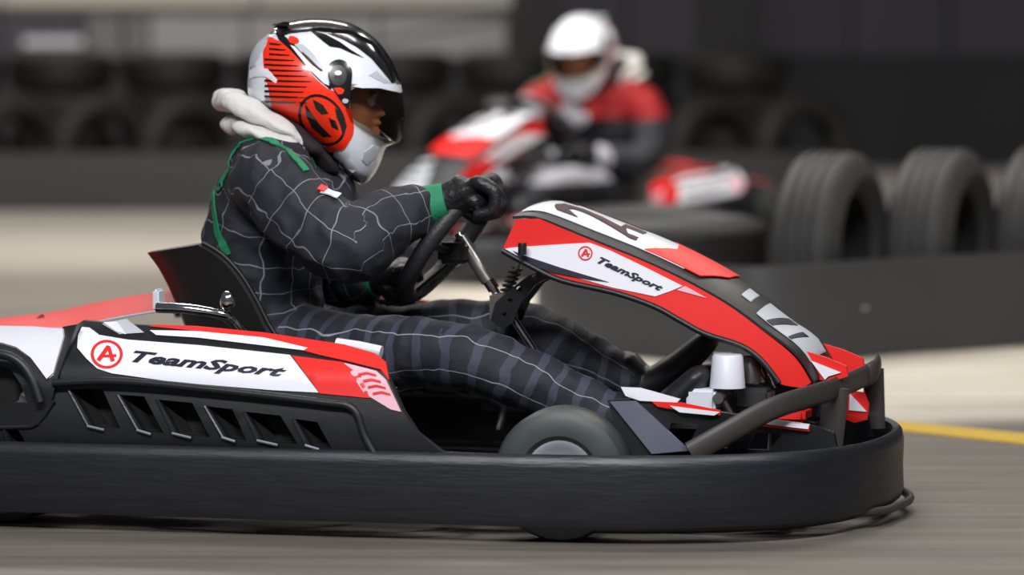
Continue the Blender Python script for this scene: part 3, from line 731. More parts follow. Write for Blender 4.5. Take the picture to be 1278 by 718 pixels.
# front lower nose cone under the fairing foot, red and white wedges either side
Fn = lambda u, z: -.04 - .02 * (z - .3)
for s in (0,):
    P1('nose_wedge', [(1003, 438), (1030, 446), (1056, 457), (1058, 470), (1040, 476), (1022, 474)], 'red', 0, True, 0, lambda u, z: -.10, .01)
    P1('nose_wedge', [(1012, 450), (1050, 465), (1034, 470), (1030, 474)], 'white', .004, True, 0, lambda u, z: -.10, .003)
    P1('nose_plate', [(1058, 488), (1078, 490), (1084, 505), (1082, 524), (1066, 528), (1056, 524)], 'red', 0, False, 0, lambda u, z: .10, .01)
    P1('nose_plate', [(1061, 491), (1082, 514), (1060, 512)], 'white', .004, False, 0, lambda u, z: .10, .003)
nose = [K(1004, 452, -.05), K(1022, 480, -.05), K(1030, 520, -.05), K(1025, 560, -.05)]
V, Fc = sweep(catmull(nose, 5), circ(.02, 12, .02)); link('nose_strut', mesh_of('nose_strut', V, Fc, M['black'], 50), kart)
link('nose_strut', mesh_of('nose_strut', [mir(p) for p in V], Fc, M['black'], 50), kart)

# steering column, bracket, wheel
colA, colB = K(571, 292, 0), K(668, 440, 0); cd = (colB - colA)
tube('steering_column', [colA, colB], .0085, M['chrome'], kart, 14, 0)
tube('column_sleeve', [colA.lerp(colB, .03), colA.lerp(colB, .40)], .0155, M['steel'], kart, 14, 0)
tube('column_sleeve', [colA.lerp(colB, .30), colA.lerp(colB, .47)], .0125, M['chrome'], kart, 14, 0)
mid = colA.lerp(colB, .62)
box('column_block', mid + Vector((-.03, -.022, -.03)), mid + Vector((.022, .022, .03)), M['steel'], kart, .005)
bl = mid + Vector((-.006, -.026, -.008)); tube('bolt', [bl, bl + Vector((0, .01, 0))], .009, M['chrome'], kart, 10, 0)
br = [(612, 400), (618, 378), (636, 362), (660, 344), (690, 333), (712, 335), (712, 343), (690, 344), (668, 356), (650, 378), (640, 402), (628, 412)]
hol = [[(x + 6 * math.cos(a) * k, y + 5 * math.sin(a) * k) for a in [2 * PI * i / 8 for i in range(8)]] for x, y, k in ((668, 346, .7), (680, 340, .6), (648, 361, .7), (637, 375, .6), (630, 392, .6))]
patch('fairing_bracket', KF, br, lambda u, z: -.04, .005, M['frame'], kart, hol, 6, 0, True)
sp0, sp1 = K(624, 382, 0), K(645, 334, 0)
coil = [sp0.lerp(sp1, i / 60) + Vector((math.cos(i * .9) * .012, math.sin(i * .9) * .012, 0)) for i in range(61)]
tube('spring', coil, .0032, M['frame'], kart, 6, 0)
tube('fairing_stay', [sp0, sp1, K(655, 312, -.02)], .005, M['steel'], kart, 8, 0)
cyl('fairing_knob', K(652, 318, -.165), .009, .02, 'frame')
# steering wheel: D-shaped leather rim
wc = K(560, 300, 0); wu = (K(598, 246, 0) - wc).normalized(); wv = Vector((0, 1, 0)); RW = .152
rimp = []
for i in range(36):
    a = 2 * PI * i / 36; rr = RW * (1 if math.sin(a) > -.75 else .93)
    rimp.append(wc + wu * math.sin(a) * rr + wv * math.cos(a) * RW)
swr = empty('steering_wheel', Matrix(), None, None); swr.parent = kart
tube('grip', rimp, .0185, M['grip'], swr, 14, 0, closed=True)
hubn = cd.normalized()
for a in (0, PI, -PI / 2):
    e = wc + (wu * math.sin(a) + wv * math.cos(a)) * RW * .97; h_ = wc + hubn * .03 + (wu * math.sin(a) + wv * math.cos(a)) * .03
    V, Fc = sweep([h_, h_.lerp(e, .5), e], circ(.010, 8, .004), up=hubn); link('spoke', mesh_of('spoke', V, Fc, M['frame'], 50), swr)
box('hub_pad', wc + hubn * .03 - Vector((.03, .045, .022)), wc + hubn * .03 + Vector((.03, .045, .022)), M['frame'], swr, .008)
tube('hub_boss', [wc + hubn * .03, wc + hubn * .055], .02, M['steel'], swr, 14, 0)

# seat shell
Bp = [(205, 311), (222, 338), (238, 372), (258, 420), (290, 470), (350, 505), (430, 505), (480, 495)]
Ep = [(252, 304), (285, 326), (314, 366), (342, 418), (385, 452), (430, 470), (470, 478), (500, 488)]
B3 = catmull([K(x, y, 0) for x, y in Bp], 4); E3 = catmull([K(x, y, -.20) for x, y in Ep], 4)
cols = [-1, -.93, -.8, -.6, -.3, 0, .3, .6, .8, .93, 1]
fr_ = []
for b, e in zip(B3, E3):
    for q in cols:
        k = abs(q) ** 4; fr_.append(Vector((b.x + (e.x - b.x) * k, .20 * (math.copysign(abs(q) ** .75, q)), b.z + (e.z - b.z) * k)))
nc = len(cols); tri = [(a * nc + j, a * nc + j + 1, (a + 1) * nc + j + 1, (a + 1) * nc + j) for a in range(len(B3) - 1) for j in range(nc - 1)]
bk = []
for i, p in enumerate(fr_):
    q = cols[i % nc]; bk.append(p + Vector((-.007, -.007 * (1 if q > 0 else -1) * -abs(q), -.003)))
vs, fa = shell(fr_, bk, tri); seat = link('seat', mesh_of('seat', vs, fa, M['seat'], 50), kart)
tube('seat_rim', [e + Vector((.002, 0, .002)) for e in E3[::3]], .0055, M['seat'], seat, 8, 3); tube('seat_rim', [mir(e) for e in E3[::3]], .0055, M['seat'], seat, 8, 3)

# engine bay beside the seat: chrome bar with ball, filler, engine
tube('seat_strut', [K(196, 384, -.42), K(236, 386, -.42), K(276, 393, -.40), K(290, 402, -.38), K(302, 416, -.36)], .011, M['chrome'], kart, 12)
bm = bmesh.new(); bmesh.ops.create_uvsphere(bm, u_segments=24, v_segments=16, radius=.0185); bmesh.ops.scale(bm, verts=bm.verts, vec=(.85, .85, 1.15)); bmesh.ops.translate(bm, verts=bm.verts, vec=K(284, 376, -.40)); bm_obj('lever_ball', bm, M['chrome'], kart, 180)
tube('lever', [K(284, 378, -.40), K(278, 394, -.40)], .007, M['chrome'], kart, 10, 0)
box('filler_cap', K(190, 388, -.36), K(206, 360, -.32), M['bottle'], kart, .004)
box('engine_block', (-1.02, -.42, .10), (-.74, -.24, .20), M['engine'], kart, .012)
for i in range(6): box('cooling_fin', (-.98, -.41, .205 + i * .008), (-.80, -.25, .209 + i * .008), M['engine'], kart, .001)
box('engine_block', (-1.02, .24, .10), (-.74, .42, .22), M['engine'], kart, .012)
tube('exhaust', [(-.74, -.33, .2), (-.66, -.36, .23), (-.62, -.42, .22), (-.62, -.46, .16)], .016, M['steel'], kart, 12)
for (x, y) in ((48, 398), (240, 368)): tube('latch', [K(x - 6, y + 4, .0), K(x + 6, y - 4, .0)], .004, M['chrome'], kart, 8, 0)
# red rear deck
deck_t = [(-60, 414), (0, 404), (60, 393), (110, 382), (165, 372), (232, 365), (246, 372)]; deck_b = [(-60, 422), (0, 411), (75, 409), (130, 398), (190, 387), (240, 380), (250, 378)]
rowA = catmull([K(x, y, .26) for x, y in deck_t], 4); rowB = catmull([K(x, y, -.12) for x, y in deck_b], 4)
nq = 8; fr_ = []
for a, b in zip(rowA, rowB):
    for j in range(nq + 1):
        t = j / nq; p = a.lerp(b, t); p.z += .018 * math.sin(PI * t); fr_.append(p)
tri = [(a * (nq + 1) + j, a * (nq + 1) + j + 1, (a + 1) * (nq + 1) + j + 1, (a + 1) * (nq + 1) + j) for a in range(len(rowA) - 1) for j in range(nq)]
vs, fa = shell(fr_, [p - Vector((0, 0, .006)) for p in fr_], tri); link('rear_deck', mesh_of('rear_deck', vs, fa, M['red'], 50), kart)
tube('deck_edge', [b + Vector((0, -.002, -.004)) for b in rowB[::3]], .0035, M['grey_print'], kart, 6, 3)
# white padded cap on the near pod by the thigh
V, Fc = sweep([K(420, 430, -.44), K(448, 434, -.44), K(476, 440, -.44)], circ(.014, 12, .013)); link('pod_cap', mesh_of('pod_cap', V, Fc, M['bottle'], 50), kart)

# ------------------------------------------------------------------ the driver
seat_off = Vector((K(350, 440, 0).x, 0, .10))
OFF = seat_off
person = empty('person', KF.M @ Matrix.Translation(seat_off), 'seated driver in dark checked suit, green-cuffed sleeves and white-orange helmet in the foreground kart', 'person')
pI = Matrix.Translation(-seat_off)
def Rr(*a): return [tuple(x) if isinstance(x, (tuple, list)) else (x, x) for x in a]
bones = []
def bone(kind, pts, radii, R0):
    V, F, pth = limb(pts, radii, 18); bones.append((kind, pth, R0)); return V, F
L = []
L.append(bone(0, [K(338, 432, 0), K(328, 370, 0), K(332, 300, 0), K(345, 240, 0), K(362, 208, 0)], Rr((.165, .12), (.155, .115), (.175, .12), (.185, .112), (.12, .085)), .14))
L.append(bone(0, [K(350, 250, 0), K(388, 232, 0), K(412, 236, 0), K(418, 262, 0)], Rr((.13, .08), (.11, .05), (.09, .042), (.11, .05)), .1))
L.append(bone(0, [K(352, 222, 0), K(378, 190, 0), K(398, 165, 0)], Rr((.08, .075), (.062, .062), (.055, .055)), .06))
L.append(bone(0, [K(346, 236, .02), K(338, 224, -.13), K(352, 240, -.205), K(392, 282, -.245), K(434, 306, -.26), K(468, 288, -.215), K(500, 270, -.165), K(524, 260, -.13)],
             Rr(.086, .088, .084, .076, .076, .070, .060, .050), .068))
L.append(bone(0, [K(346, 236, -.02), K(352, 224, .13), K(362, 250, .205), K(385, 305, .25), K(408, 348, .255), K(432, 356, .20), K(462, 352, .12)],
             Rr(.085, .082, .076, .064, .060, .054, .042), .062))
L.append(bone(1, [K(345, 440, -.07), K(400, 440, -.10), K(490, 440, -.16), K(580, 444, -.20), K(640, 466, -.20), K(710, 498, -.18), K(790, 532, -.16)],
             Rr((.10, .10), (.092, .088), (.082, .074), (.070, .066), (.062, .062), (.056, .056), (.042, .042)), .075))
L.append(bone(1, [K(345, 440, .07), K(420, 436, .10), K(540, 420, .13), K(640, 412, .15), K(690, 425, .15), K(745, 452, .155), K(800, 478, .16)],
             Rr((.10, .10), (.09, .085), (.076, .07), (.066, .062), (.060, .058), (.050, .05), (.038, .038)), .075))
V, F = merge(L)
bme = remesh(V, F, .0075, 7)
me = bme; me.name = 'race_suit'
norms = [v.normal.copy() for v in me.vertices]
al, ar, lg = [], [], []
flat_b = []
for kind, pth, R0 in bones:
    s = 0; acc = []
    for i, p in enumerate(pth):
        if i: s += (p - pth[i - 1]).length
        acc.append(s)
    flat_b.append((kind, pth, acc, R0))
for i, v in enumerate(me.vertices):
    best = None
    for kind, pth, acc, R0 in flat_b:
        for j in range(0, len(pth) - 1, 2):
            j2 = min(j + 2, len(pth) - 1); a, b = pth[j], pth[j2]; d = b - a; t = max(0, min(1, (v.co - a).dot(d) / d.length_squared)); q = a + d * t
            dd = (v.co - q).length / R0
            if best is None or dd < best[0]: best = (dd, kind, q, d.normalized(), acc[j] + (acc[j2] - acc[j]) * t, R0)
    dd, kind, q, t, s, R0 = best
    ref = Vector((0, 1, 0)); sd = (ref - t * ref.dot(t)).normalized(); u2 = t.cross(sd)
    r = v.co - q; ang = math.atan2(r.dot(u2), -r.dot(sd)); al.append(s); ar.append(ang * R0 + .5); lg.append(float(kind))
for nm, arr in (('along', al), ('around', ar), ('leg', lg)):
    a = me.attributes.new(nm, 'FLOAT', 'POINT'); a.data.foreach_set('value', arr)
for i, v in enumerate(me.vertices):      # creases of the cloth
    p = v.co; q = Vector((p.x * 9, p.y * 9, p.z * 9)); k = noise.noise(q) * .8 + noise.noise(q * 2.3 + Vector((5, 1, 2))) * .6
    rid = 1 - abs(noise.noise(Vector((p.x * 15 + p.z * 9, p.y * 10, p.z * 13 - p.x * 8)))) * 2
    v.co = p + norms[i] * (.007 * k + .0085 * max(0, rid) * (1 if not lg[i] else .5))
me.transform(pI); me.materials.append(M['suit']); me.shade_smooth()
suit = link('race_suit', me, person)
bvh = BVHTree.FromPolygons([v.co + OFF for v in me.vertices], [tuple(p.vertices) for p in me.polygons])
camL = KF.I @ Vector((0, 0, CAMH))
def onbody(px, py, lift=.002):
    d = (KF.I.to_3x3() @ ray(px, py)).normalized(); h = bvh.ray_cast(camL, d)
    if h[0] is None:
        q = K(px, py, -.15); h = bvh.find_nearest(q)
    return h[0] + h[1] * lift, h[1]
def near_n(p): return bvh.find_nearest(p)[1]
def strap(name, pix, wd, m, th=.003, lift=.001):
    pts = []
    for a, b in zip(pix, pix[1:]):
        for k in range(4): pts.append(onbody(a[0] + (b[0] - a[0]) * k / 4, a[1] + (b[1] - a[1]) * k / 4, lift)[0])
    pts.append(onbody(*pix[-1], lift)[0])
    return ribbon(name, pts, wd, th, M[m], person, near_n, off=OFF, cm=3)
strap('shoulder_piping', [(316, 172), (292, 180), (276, 200), (267, 232), (268, 262), (272, 290), (284, 318)], .017, 'green')
strap('shoulder_piping', [(316, 172), (338, 176), (358, 188), (374, 204), (382, 214)], .015, 'green')
badge_p, badge_n = onbody(412, 243, .003)
ribbon('chest_badge', [badge_p + Vector((-.018, 0, .006)), badge_p + Vector((0, 0, 0)), badge_p + Vector((.018, 0, -.006))], .022, .003, M['white'], person, near_n, off=OFF)
ribbon('chest_badge', [badge_p + Vector((-.026, 0, .012)), badge_p + Vector((-.018, 0, .009)), badge_p + Vector((-.010, 0, .006))], .020, .004, M['red'], person, near_n, off=OFF)
# green cuffs
def cuff(pts, r0, r1, name='cuff'):
    pts = [Vector(p) for p in pts]; n = len(pts)
    V, F = sweep(catmull(pts, 4), circ(1, 18), scale=[r0 + (r1 - r0) * i / ((n - 1) * 4) for i in range((n - 1) * 4 + 1)])
    return link(name, mesh_of(name, V, F, M['green'], 60, OFF), person)
cuff([K(514, 262, -.145), K(533, 257, -.135), K(557, 251, -.128)], .047, .038)
cuff([K(532, 268, -.13), K(537, 284, -.125), K(542, 304, -.12)], .026, .008, 'cuff_tab')
cuff([K(456, 352, .125), K(470, 350, .115)], .036, .034)
# gloves: palm, four curled fingers, thumb, closed round the rim
def glove(wrist, palm, mcps, pips, dips, tips, thumb, rf=.0105):
    parts = [limb([wrist[0], wrist[1], palm], Rr((.030, .030), (.031, .034), (.034, .040)), 16)[:2]]
    cen = sum(mcps, Vector()) / 4
    parts.append(limb([wrist[1], palm, cen], Rr((.030, .030), (.040, .026), (.042, .018)), 18)[:2])
    mid_ = (sum(tips, Vector()) / 4).lerp(cen, .45); parts.append(limb([palm, mid_], Rr((.036, .024), (.038, .020)), 16)[:2])
    for a, b, c2, d in zip(mcps, pips, dips, tips):
        parts.append(limb([palm.lerp(a, .55), a, b, c2, d], Rr(.0145, .0155, .0145, .0125, .0105), 12)[:2])
    parts.append(limb(thumb, Rr(.017, .0145, .0125, .010), 12)[:2])
    V, F = merge(parts); m_ = remesh(V, F, .0030, 3); m_.transform(pI); m_.materials.append(M['glove']); m_.shade_smooth(); m_.name = 'glove'
    return link('glove', m_, person)
vs4 = (-.150, -.126, -.102, -.079)
w0, w1, pm = K(538, 256, -.13), K(556, 250, -.125), K(580, 240, -.118)
glove((w0, w1), pm, [K(598 + i * 1.5, 228 + i * 1, v) for i, v in enumerate(vs4)], [K(617 + i * 2, 240 + i * 2, v) for i, v in enumerate(vs4)],
      [K(616 + i * 2, 262 + i, v) for i, v in enumerate(vs4)], [K(594 + i, 268 + i, v) for i, v in enumerate(vs4)],
      [K(566, 252, -.10), K(582, 264, -.085), K(596, 274, -.075), K(606, 276, -.068)])
vs5 = (.125, .102, .079, .057)
w0, w1, pm = K(458, 352, .125), K(470, 350, .118), K(488, 344, .10)
glove((w0, w1), pm, [K(500 + i, 330 + i * 3, v) for i, v in enumerate(vs5)], [K(516 + i, 334 + i * 3, v) for i, v in enumerate(vs5)],
      [K(520, 350 + i * 3, v) for i, v in enumerate(vs5)], [K(508, 360 + i * 2, v) for i, v in enumerate(vs5)],
      [K(478, 352, .09), K(484, 366, .075), K(498, 372, .065), K(508, 372, .058)])
# shoes
for (a, b, s) in (((778, 528, -.16), (836, 500, -.16), -1), ((792, 476, .16), (850, 452, .16), 1)):
    h0, t0 = K(*a), K(*b); d = (t0 - h0)
    V, F = merge([limb([h0 + Vector((-.03, 0, .03)), h0 + Vector((.0, 0, 0))], Rr(.044, .046), 16)[:2],
                  limb([h0 + Vector((-.02, 0, -.035)), h0 + d * .5 + Vector((0.03, 0, 0.0)), h0 + d + Vector((.06, 0, .05))], Rr((.036, .034), (.043, .034), (.042, .024)), 16)[:2]])
    m_ = remesh(V, F, .005, 5); m_.transform(pI); m_.materials.append(M['shoe']); m_.shade_smooth(); m_.name = 'shoe'; link('shoe', m_, person)

# hood folded behind the neck
def cloth_roll(name, pts, r, ry, m, sc_=None):
    path = catmull(pts, 12); n = len(path)
    scl = [(.25 + .75 * math.sin(PI * min(1, max(0, (i / (n - 1)) * 1.0))) ** .45) * (1 + .16 * noise.noise(path[i] * 22)) for i in range(n)]
    V, F = sweep(path, circ(r, 28, ry), scale=scl)
    V = [v + Vector((noise.noise(v * 24), noise.noise(v * 24 + Vector((3, 3, 3))), noise.noise(v * 24 + Vector((9, 1, 4))))) * .009 for v in V]
    return link(name, mesh_of(name, V, F, M[m], 70, OFF), person)
cloth_roll('hood', [K(384, 184, -.10), K(350, 158, -.125), K(310, 136, -.11), K(290, 127, -.06), K(284, 124, .02), K(302, 130, .10), K(345, 150, .13), K(384, 178, .10)], .032, .022, 'hood')
cloth_roll('hood_fold', [K(378, 186, -.115), K(345, 174, -.145), K(312, 162, -.135), K(296, 156, -.06), K(296, 156, .03), K(312, 160, .13), K(350, 172, .14), K(380, 184, .11)], .027, .016, 'hood')
cloth_roll('balaclava', [K(418, 214, -.05), K(392, 186, -.095), K(356, 160, -.10), K(322, 146, -.06), K(318, 142, .02), K(345, 152, .10), K(392, 184, .095), K(420, 212, .05)], .026, .020, 'lining')
cloth_roll('collar', [K(396, 216, -.07), K(378, 196, -.10), K(350, 182, -.11), K(330, 176, -.05), K(330, 176, .05), K(350, 182, .11), K(380, 200, .10), K(398, 214, .07)], .020, .010, 'green')

# ---- helmet, in its own axes (looking across the picture)
hw = KF.M @ K(408, 128, 0)
HF = Frame(hw.x, hw.y, hw.z, R(-2)); H = HF.P
hout = [(310, 92), (312, 74), (320, 57), (334, 43), (355, 33), (382, 28), (410, 28), (436, 33), (458, 45), (474, 60), (486, 78), (494, 96), (499, 114), (502, 140), (501, 164), (494, 178), (482, 184),
        (476, 200), (468, 216), (456, 229), (444, 226), (432, 214), (412, 194), (388, 174), (356, 152), (330, 137), (313, 127), (309, 110)]
hp_ = [H(x, y, 0) for x, y in hout]; hp_ = [(p.x, p.z) for p in catmull([(p.x, 0, p.z) for p in hp_], 4, True)]
hc = H(412, 120, 0); hcx, hcz = hc.x, hc.z
def rho(u, z, sc_=1.0):
    dx, dz = u - hcx, z - hcz; r = math.hypot(dx, dz)
    if r < 1e-6: return 0
    best = 1e9; n = len(hp_)
    for i in range(n):
        x1, z1 = hp_[i][0] - hcx, hp_[i][1] - hcz; x2, z2 = hp_[(i + 1) % n][0] - hcx, hp_[(i + 1) % n][1] - hcz
        ex, ez = x2 - x1, z2 - z1; den = dx * ez - dz * ex
        if abs(den) < 1e-12: continue
        t = (x1 * ez - z1 * ex) / den; q = (x1 * dz - z1 * dx) / den
        if t > 0 and -1e-6 <= q <= 1 + 1e-6: best = min(best, t)
    return 1 / best / sc_
def Fh(sc_, W=.128):
    def f(u, z):
        k = rho(u, z, sc_); zz = (z - hcz) / .18
        wloc = W * sc_ * (1 - .10 * max(0, -zz)) 
        return -wloc * max(0, 1 - min(1, k) ** 2.3) ** .5
    return f
rings = [(hcx, hcz)]
def hsolve(px, py, f, sc_):
    v = 0.0; p = H(px, py, -.06)
    for _ in range(8):
        p = H(px, py, v); k = rho(p.x, p.z, sc_)
        v = v * .4 + f(p.x, p.z) * .6
    p = H(px, py, v)
    k = rho(p.x, p.z, sc_)
    if k > 1: p = Vector((hcx + (p.x - hcx) / k, 0, hcz + (p.z - hcz) / k))
    else: p = Vector((p.x, f(p.x, p.z), p.z))
    return p
ringpx = []
for kk in range(1, 11):
    rr = math.sin(kk / 10.6 * PI / 2) * .985
    for a in range(44):
        ang = 2 * PI * (a + .5 * (kk % 2)) / 44
        # radius to the outline in picture terms
        dx, dy = math.cos(ang), math.sin(ang); best = 0
        n = len(hout)
        for i in range(n):
            x1, y1 = hout[i][0] - 412, hout[i][1] - 120; x2, y2 = hout[(i + 1) % n][0] - 412, hout[(i + 1) % n][1] - 120
            ex, ey = x2 - x1, y2 - y1; den = dx * ey - dy * ex
            if abs(den) < 1e-9: continue
            t = (x1 * ey - y1 * ex) / den; q = (x1 * dy - y1 * dx) / den
            if t > 0 and 0 <= q <= 1: best = max(best, t)
        ringpx.append((412 + dx * best * rr, 120 + dy * best * rr))
def hpatch(name, poly, m, sc_, parent, holes=(), th=.004, step=5, sm=0, use_rings=False, both=True, W=.128, label=None):
    if sm: poly = [(p.x, p.y) for p in catmull([(a, b, 0) for a, b in poly], sm, True)]
    v2, tri = fill(poly, holes, step, ringpx if use_rings else ()); f = Fh(sc_, W)
    fs = [hsolve(p.x, p.y, f, sc_) for p in v2]
    ctr = Vector((hcx, 0, hcz)); Vv = []; F2 = []
    for s in ((1, -1) if both is True else (both,)):
        fr_ = [Vector((p.x, p.y * s, p.z)) for p in fs]; bk = [p + (ctr - p).normalized() * th for p in fr_]
        vs, fa = shell(fr_, bk, tri); b = len(Vv); Vv += vs; F2 += [tuple(i + b for i in q) for q in fa]
    me = mesh_of(name, Vv, F2, m, 40); o = link(name, me, parent, label); return o
port = [(437, 113), (452, 106), (478, 107), (494, 111), (520, 112), (520, 182), (490, 178), (474, 170), (457, 158), (442, 150), (437, 135)]
outer = [(412 + (x - 412) * 1.0, 120 + (y - 120) * 1.0) for x, y in hout]
helmet = hpatch('helmet', outer, M['h_white'], 1.0, person, [port], .006, 6, 3, True)
HML = (KF.M @ Matrix.Translation(seat_off)).inverted() @ HF.M; helmet.matrix_local = HML
hpatch('helmet_lining', outer, M['lining'], .955, helmet, [port], .004, 9, 0, True)
hp = lambda name, poly, m, sc_=1.008, sm=0, holes=(), th=.0015: [hpatch(name, poly, M[m], sc_, helmet, holes, th, 5, sm, both=s_) for s_ in (1, -1)]
hp('helmet_trim', [(308, 122), (316, 130), (356, 152), (388, 172), (412, 192), (432, 212), (446, 226), (452, 234), (436, 230), (405, 204), (380, 185), (350, 162), (318, 146), (306, 136)], 'h_black', 1.012)
# black crown, flames
hp('crown_print', [(336, 42), (350, 30), (382, 24), (412, 24), (440, 30), (462, 42), (480, 62), (492, 84), (497, 103), (490, 104), (480, 92), (464, 73), (446, 59), (428, 49), (405, 40), (388, 37), (376, 37), (356, 38)], 'h_black', 1.008)
hp('flame_print', [(386, 37), (405, 42), (424, 52), (438, 62), (454, 72), (440, 67), (425, 60), (412, 58), (404, 52)], 'h_black', 1.009)
hp('flame_print', [(470, 88), (480, 98), (492, 106), (480, 104), (460, 94)], 'grey_print', 1.009)
hp('flame_print', [(368, 62), (376, 66), (392, 82), (400, 88), (404, 84), (390, 66), (378, 55), (370, 55)], 'grey_print', 1.009)
hp('flame_print', [(377, 64), (386, 72), (398, 84), (404, 88), (400, 89), (388, 80), (376, 68)], 'maroon', 1.011)
hp('side_print', [(334, 46), (346, 50), (362, 60), (378, 78), (394, 98), (408, 110), (420, 120), (434, 138), (441, 152), (441, 168), (434, 180), (426, 188), (412, 186), (392, 172), (372, 158), (350, 148), (340, 136), (335, 112), (330, 90), (328, 66)], 'h_red', 1.008, 2)
for i in range(12):
    y = 54 + i * 6.6
    x0 = 330 if i > 2 else 336; x1 = 352 + i * 5.4; x1 = min(x1, 384 if i > 7 else 400)
    hp('stripe_print', [(x0, y - 1), ((x0 + x1) / 2, y), (x1, y + 1.2), (x1 - 3, y + 2.6), ((x0 + x1) / 2, y + 2.6), (x0, y + 1.8)], 'h_black', 1.011)
hp('black_band', [(343, 40), (352, 42), (368, 56), (388, 80), (404, 98), (416, 108), (412, 112), (398, 100), (380, 82), (362, 62), (348, 50)], 'h_black', 1.011)
hp('white_bar', [(362, 56), (368, 58), (390, 82), (410, 103), (411, 107), (404, 104), (386, 86)], 'h_white', 1.014)
hp('dot_print', [(361, 45), (366, 45), (371, 47), (373, 51), (370, 54), (364, 54), (360, 51)], 'h_red', 1.016, 2)
def ell(cx, cy, rx, ry, rot, n=28, a0=0, a1=2 * PI):
    return [(cx + rx * math.cos(t) * math.cos(rot) - ry * math.sin(t) * math.sin(rot), cy + rx * math.cos(t) * math.sin(rot) + ry * math.sin(t) * math.cos(rot)) for t in [a0 + (a1 - a0) * i / n for i in range(n)]]
hp('round_emblem', ell(402, 150, 27, 35, R(-35)), 'h_black', 1.012, 0, [ell(402, 150, 23.5, 31.5, R(-35))])
hp('round_emblem', ell(402, 150, 38, 42, R(-35)), 'h_red', 1.0115, 0, [ell(402, 150, 27, 35, R(-35))])
for q in ([(390, 124), (403, 131), (410, 142), (401, 143), (394, 136)], [(381, 130), (389, 142), (399, 156), (414, 171), (403, 171), (389, 159), (382, 145)], [(410, 147), (419, 151), (423, 163), (414, 159)],
          [(418, 134), (429, 144), (433, 158), (428, 170), (425, 158), (420, 146)]):
    hp('emblem_print', q, 'h_black', 1.015)
hp('rear_vent', [(312, 66), (322, 50), (336, 44), (332, 56), (322, 72), (318, 82), (311, 84)], 'grey_print', 1.010)
hp('rear_vent', [(311, 88), (322, 84), (334, 86), (346, 100), (344, 104), (332, 96), (318, 96), (311, 98)], 'white', 1.014)
# visor pivot
piv = hp('visor_pivot', [(409, 84), (414, 77), (423, 74), (432, 77), (439, 85), (439, 100), (437, 120), (436, 134), (430, 132), (420, 118), (411, 102)], 'h_black', 1.035, 2, th=.008)
hp('pivot_dot', ell(422, 91, 4.5, 3, 0, 12), 'white', 1.045); hp('pivot_dot', ell(422, 96, 5, 2.4, 0, 12), 'maroon', 1.045); hp('pivot_dot', [(416, 110), (424, 109), (430, 112), (428, 117), (422, 118)], 'h_red', 1.046); hp('pivot_dot', ell(431, 126, 4, 3, 0, 12), 'grey_print', 1.042)
hp('pivot_screw', ell(422, 94, 11, 13, 0, 20), 'frame', 1.040, th=.003)
hp('chin_vent', [(455, 190), (466, 182), (474, 184), (470, 196), (458, 206), (452, 200)], 'grey_print', 1.010)
visor = hpatch('visor', [(430, 108), (436, 104), (470, 108), (500, 110), (530, 112), (530, 190), (503, 180), (484, 180), (468, 172), (452, 162), (438, 152), (432, 138)], M['visor'], 1.03, helmet, (), .002, 5)
hp('brow_trim', [(440, 108), (452, 103), (474, 104), (500, 106), (512, 112), (500, 116), (474, 110), (452, 110)], 'h_white', 1.036)
# spoiler over the crown
hsp = hpatch('roof_spoiler', [(338, 28), (352, 20), (400, 14), (440, 18), (474, 38), (494, 70), (502, 104), (496, 100), (484, 74), (466, 52), (440, 38), (400, 34), (362, 38), (346, 42)], M['h_black'], 1.045, helmet, (), .008, 5)
link('spoiler_lip', mesh_of('spoiler_lip', *merge([sweep([H(356, 30, -.06), H(346, 32, 0), H(356, 30, .06)], circ(.010, 10, .005))]), M['h_black'], 50), helmet)
# head inside
face = [(462, 92), (471, 104), (475, 116), (472, 124), (478, 132), (485, 143), (477, 148), (480, 154), (476, 158), (478, 164), (474, 176), (458, 184), (438, 176), (400, 158), (366, 128), (356, 96), (372, 64), (410, 48), (444, 62)]
fpx = [H(x - 4, y, 0) for x, y in face]; base_ = [(462, 92), (470, 104), (473, 116), (471, 124), (471, 132), (471, 143), (470, 148), (469, 154), (468, 158), (467, 164), (463, 174), (452, 182)] + face[11 + 1:]
fpb = catmull([H(x - 4, y, 0) for x, y in base_], 3, True)
fcx, fcz = H(420, 118, 0).x, H(420, 118, 0).z
Vv = []; F2 = []; n = len(fpx) * 3; pr = catmull(fpx, 3, True)
lv = [math.sin(a * PI / 2 / 15) for a in range(-15, 16)]
for t in lv:
    k = max(.02, (1 - abs(t) ** 2.4)) ** .5
    w_ = min(1, abs(t) * 4.2)
    for p in [a_.lerp(b_, w_) for a_, b_ in zip(pr, fpb)]: Vv.append(Vector((fcx + (p.x - fcx) * k, t * .074, fcz + (p.z - fcz) * k)))
for i in range(len(lv) - 1):
    for j in range(n): F2.append((i * n + j, i * n + (j + 1) % n, (i + 1) * n + (j + 1) % n, (i + 1) * n + j))
F2 += [tuple(range(n)), tuple((len(lv) - 1) * n + j for j in range(n))]
head = link('head', mesh_of('head', Vv, F2, M['skin'], 70), person); head.matrix_local = HML
M['eye'] = mat('eye_white', c(235, 232, 228), .3)
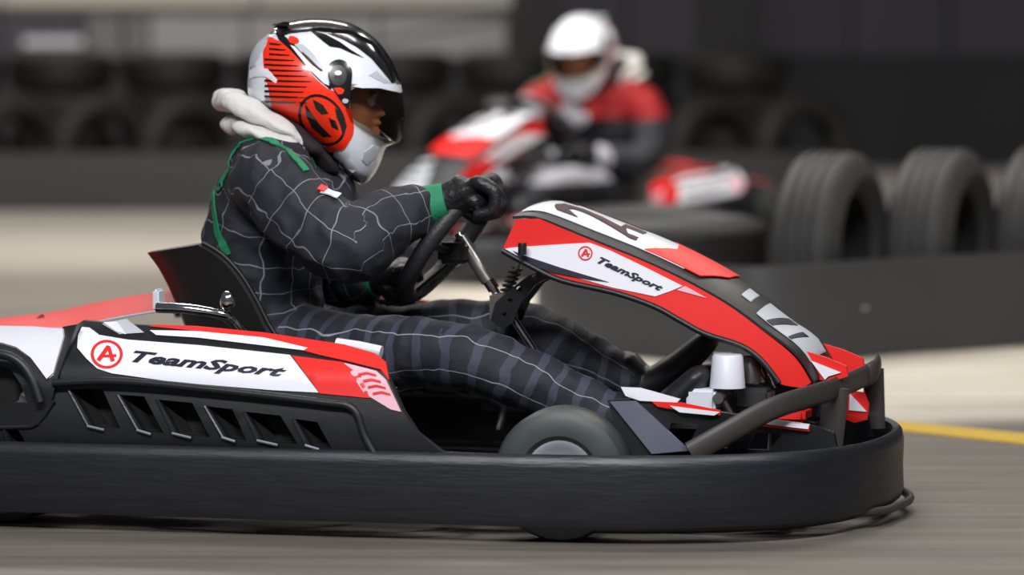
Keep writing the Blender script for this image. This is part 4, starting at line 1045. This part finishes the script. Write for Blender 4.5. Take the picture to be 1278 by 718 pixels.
for s in (-1, 1):
    e = H(463, 126, 0) + Vector((0, s * .031, 0))
    bm = bmesh.new(); bmesh.ops.create_uvsphere(bm, u_segments=14, v_segments=10, radius=.0115); bmesh.ops.translate(bm, verts=bm.verts, vec=e); bm_obj('eye', bm, M['eye'], head, 180)
    bm = bmesh.new(); bmesh.ops.create_uvsphere(bm, u_segments=10, v_segments=8, radius=.0055); bmesh.ops.translate(bm, verts=bm.verts, vec=e + Vector((.0075, 0, 0))); bm_obj('iris', bm, M['hair'], head, 180)
    tube('eyebrow', [e + Vector((.004, s * .016, .014)), e + Vector((.010, 0, .018)), e + Vector((.010, -s * .016, .015))], .003, M['hair'], head, 6, 3)

# ------------------------------------------------------------------ the second kart and driver, further round the track
def copy_tree(o, parent=None):
    n_ = o.copy(); C.objects.link(n_)
    if parent: n_.parent = parent
    for ch in [x for x in list(o.children)]: copy_tree(ch, n_)
    return n_
Y2 = 16.4; yaw2 = R(-128)
h_loc = KF.I @ hw
R2 = Matrix.Rotation(yaw2, 4, 'Z')
tgt = Vector(((726 - 639) / FPX * Y2, Y2, 0)); base = tgt - (R2 @ Vector((h_loc.x, h_loc.y, 0)))
M2 = Matrix.Translation((base.x, base.y, 0)) @ R2
kart2 = copy_tree(kart); kart2.matrix_world = M2
kart2['label'] = 'blurred red and white racing kart behind, coming round the far bend'
person2 = copy_tree(person); person2.matrix_world = M2 @ Matrix.Translation(seat_off)
person2['label'] = 'second driver with white helmet and red-shouldered suit, in the far kart'
for k_ in (kart, kart2): k_['group'] = 'racing karts'
for k_ in (person, person2): k_['group'] = 'kart drivers'
for ch in person2.children:
    if ch.name.startswith('race_suit'): ch.data = ch.data.copy(); ch.data.materials[0] = M['suit_two']
    if ch.name.startswith('helmet'):
        for g in ch.children:
            if g.name.split('.')[0] in ('side_print', 'round_emblem', 'crown_print', 'roof_spoiler', 'spoiler_lip', 'black_band', 'flame_print', 'black_rear'):
                g.data = g.data.copy(); g.data.materials[0] = M['h_white'] if g.name.split('.')[0] != 'side_print' else M['pink']
            if g.name.split('.')[0] in ('stripe_print', 'emblem_print'): bpy.data.objects.remove(g)
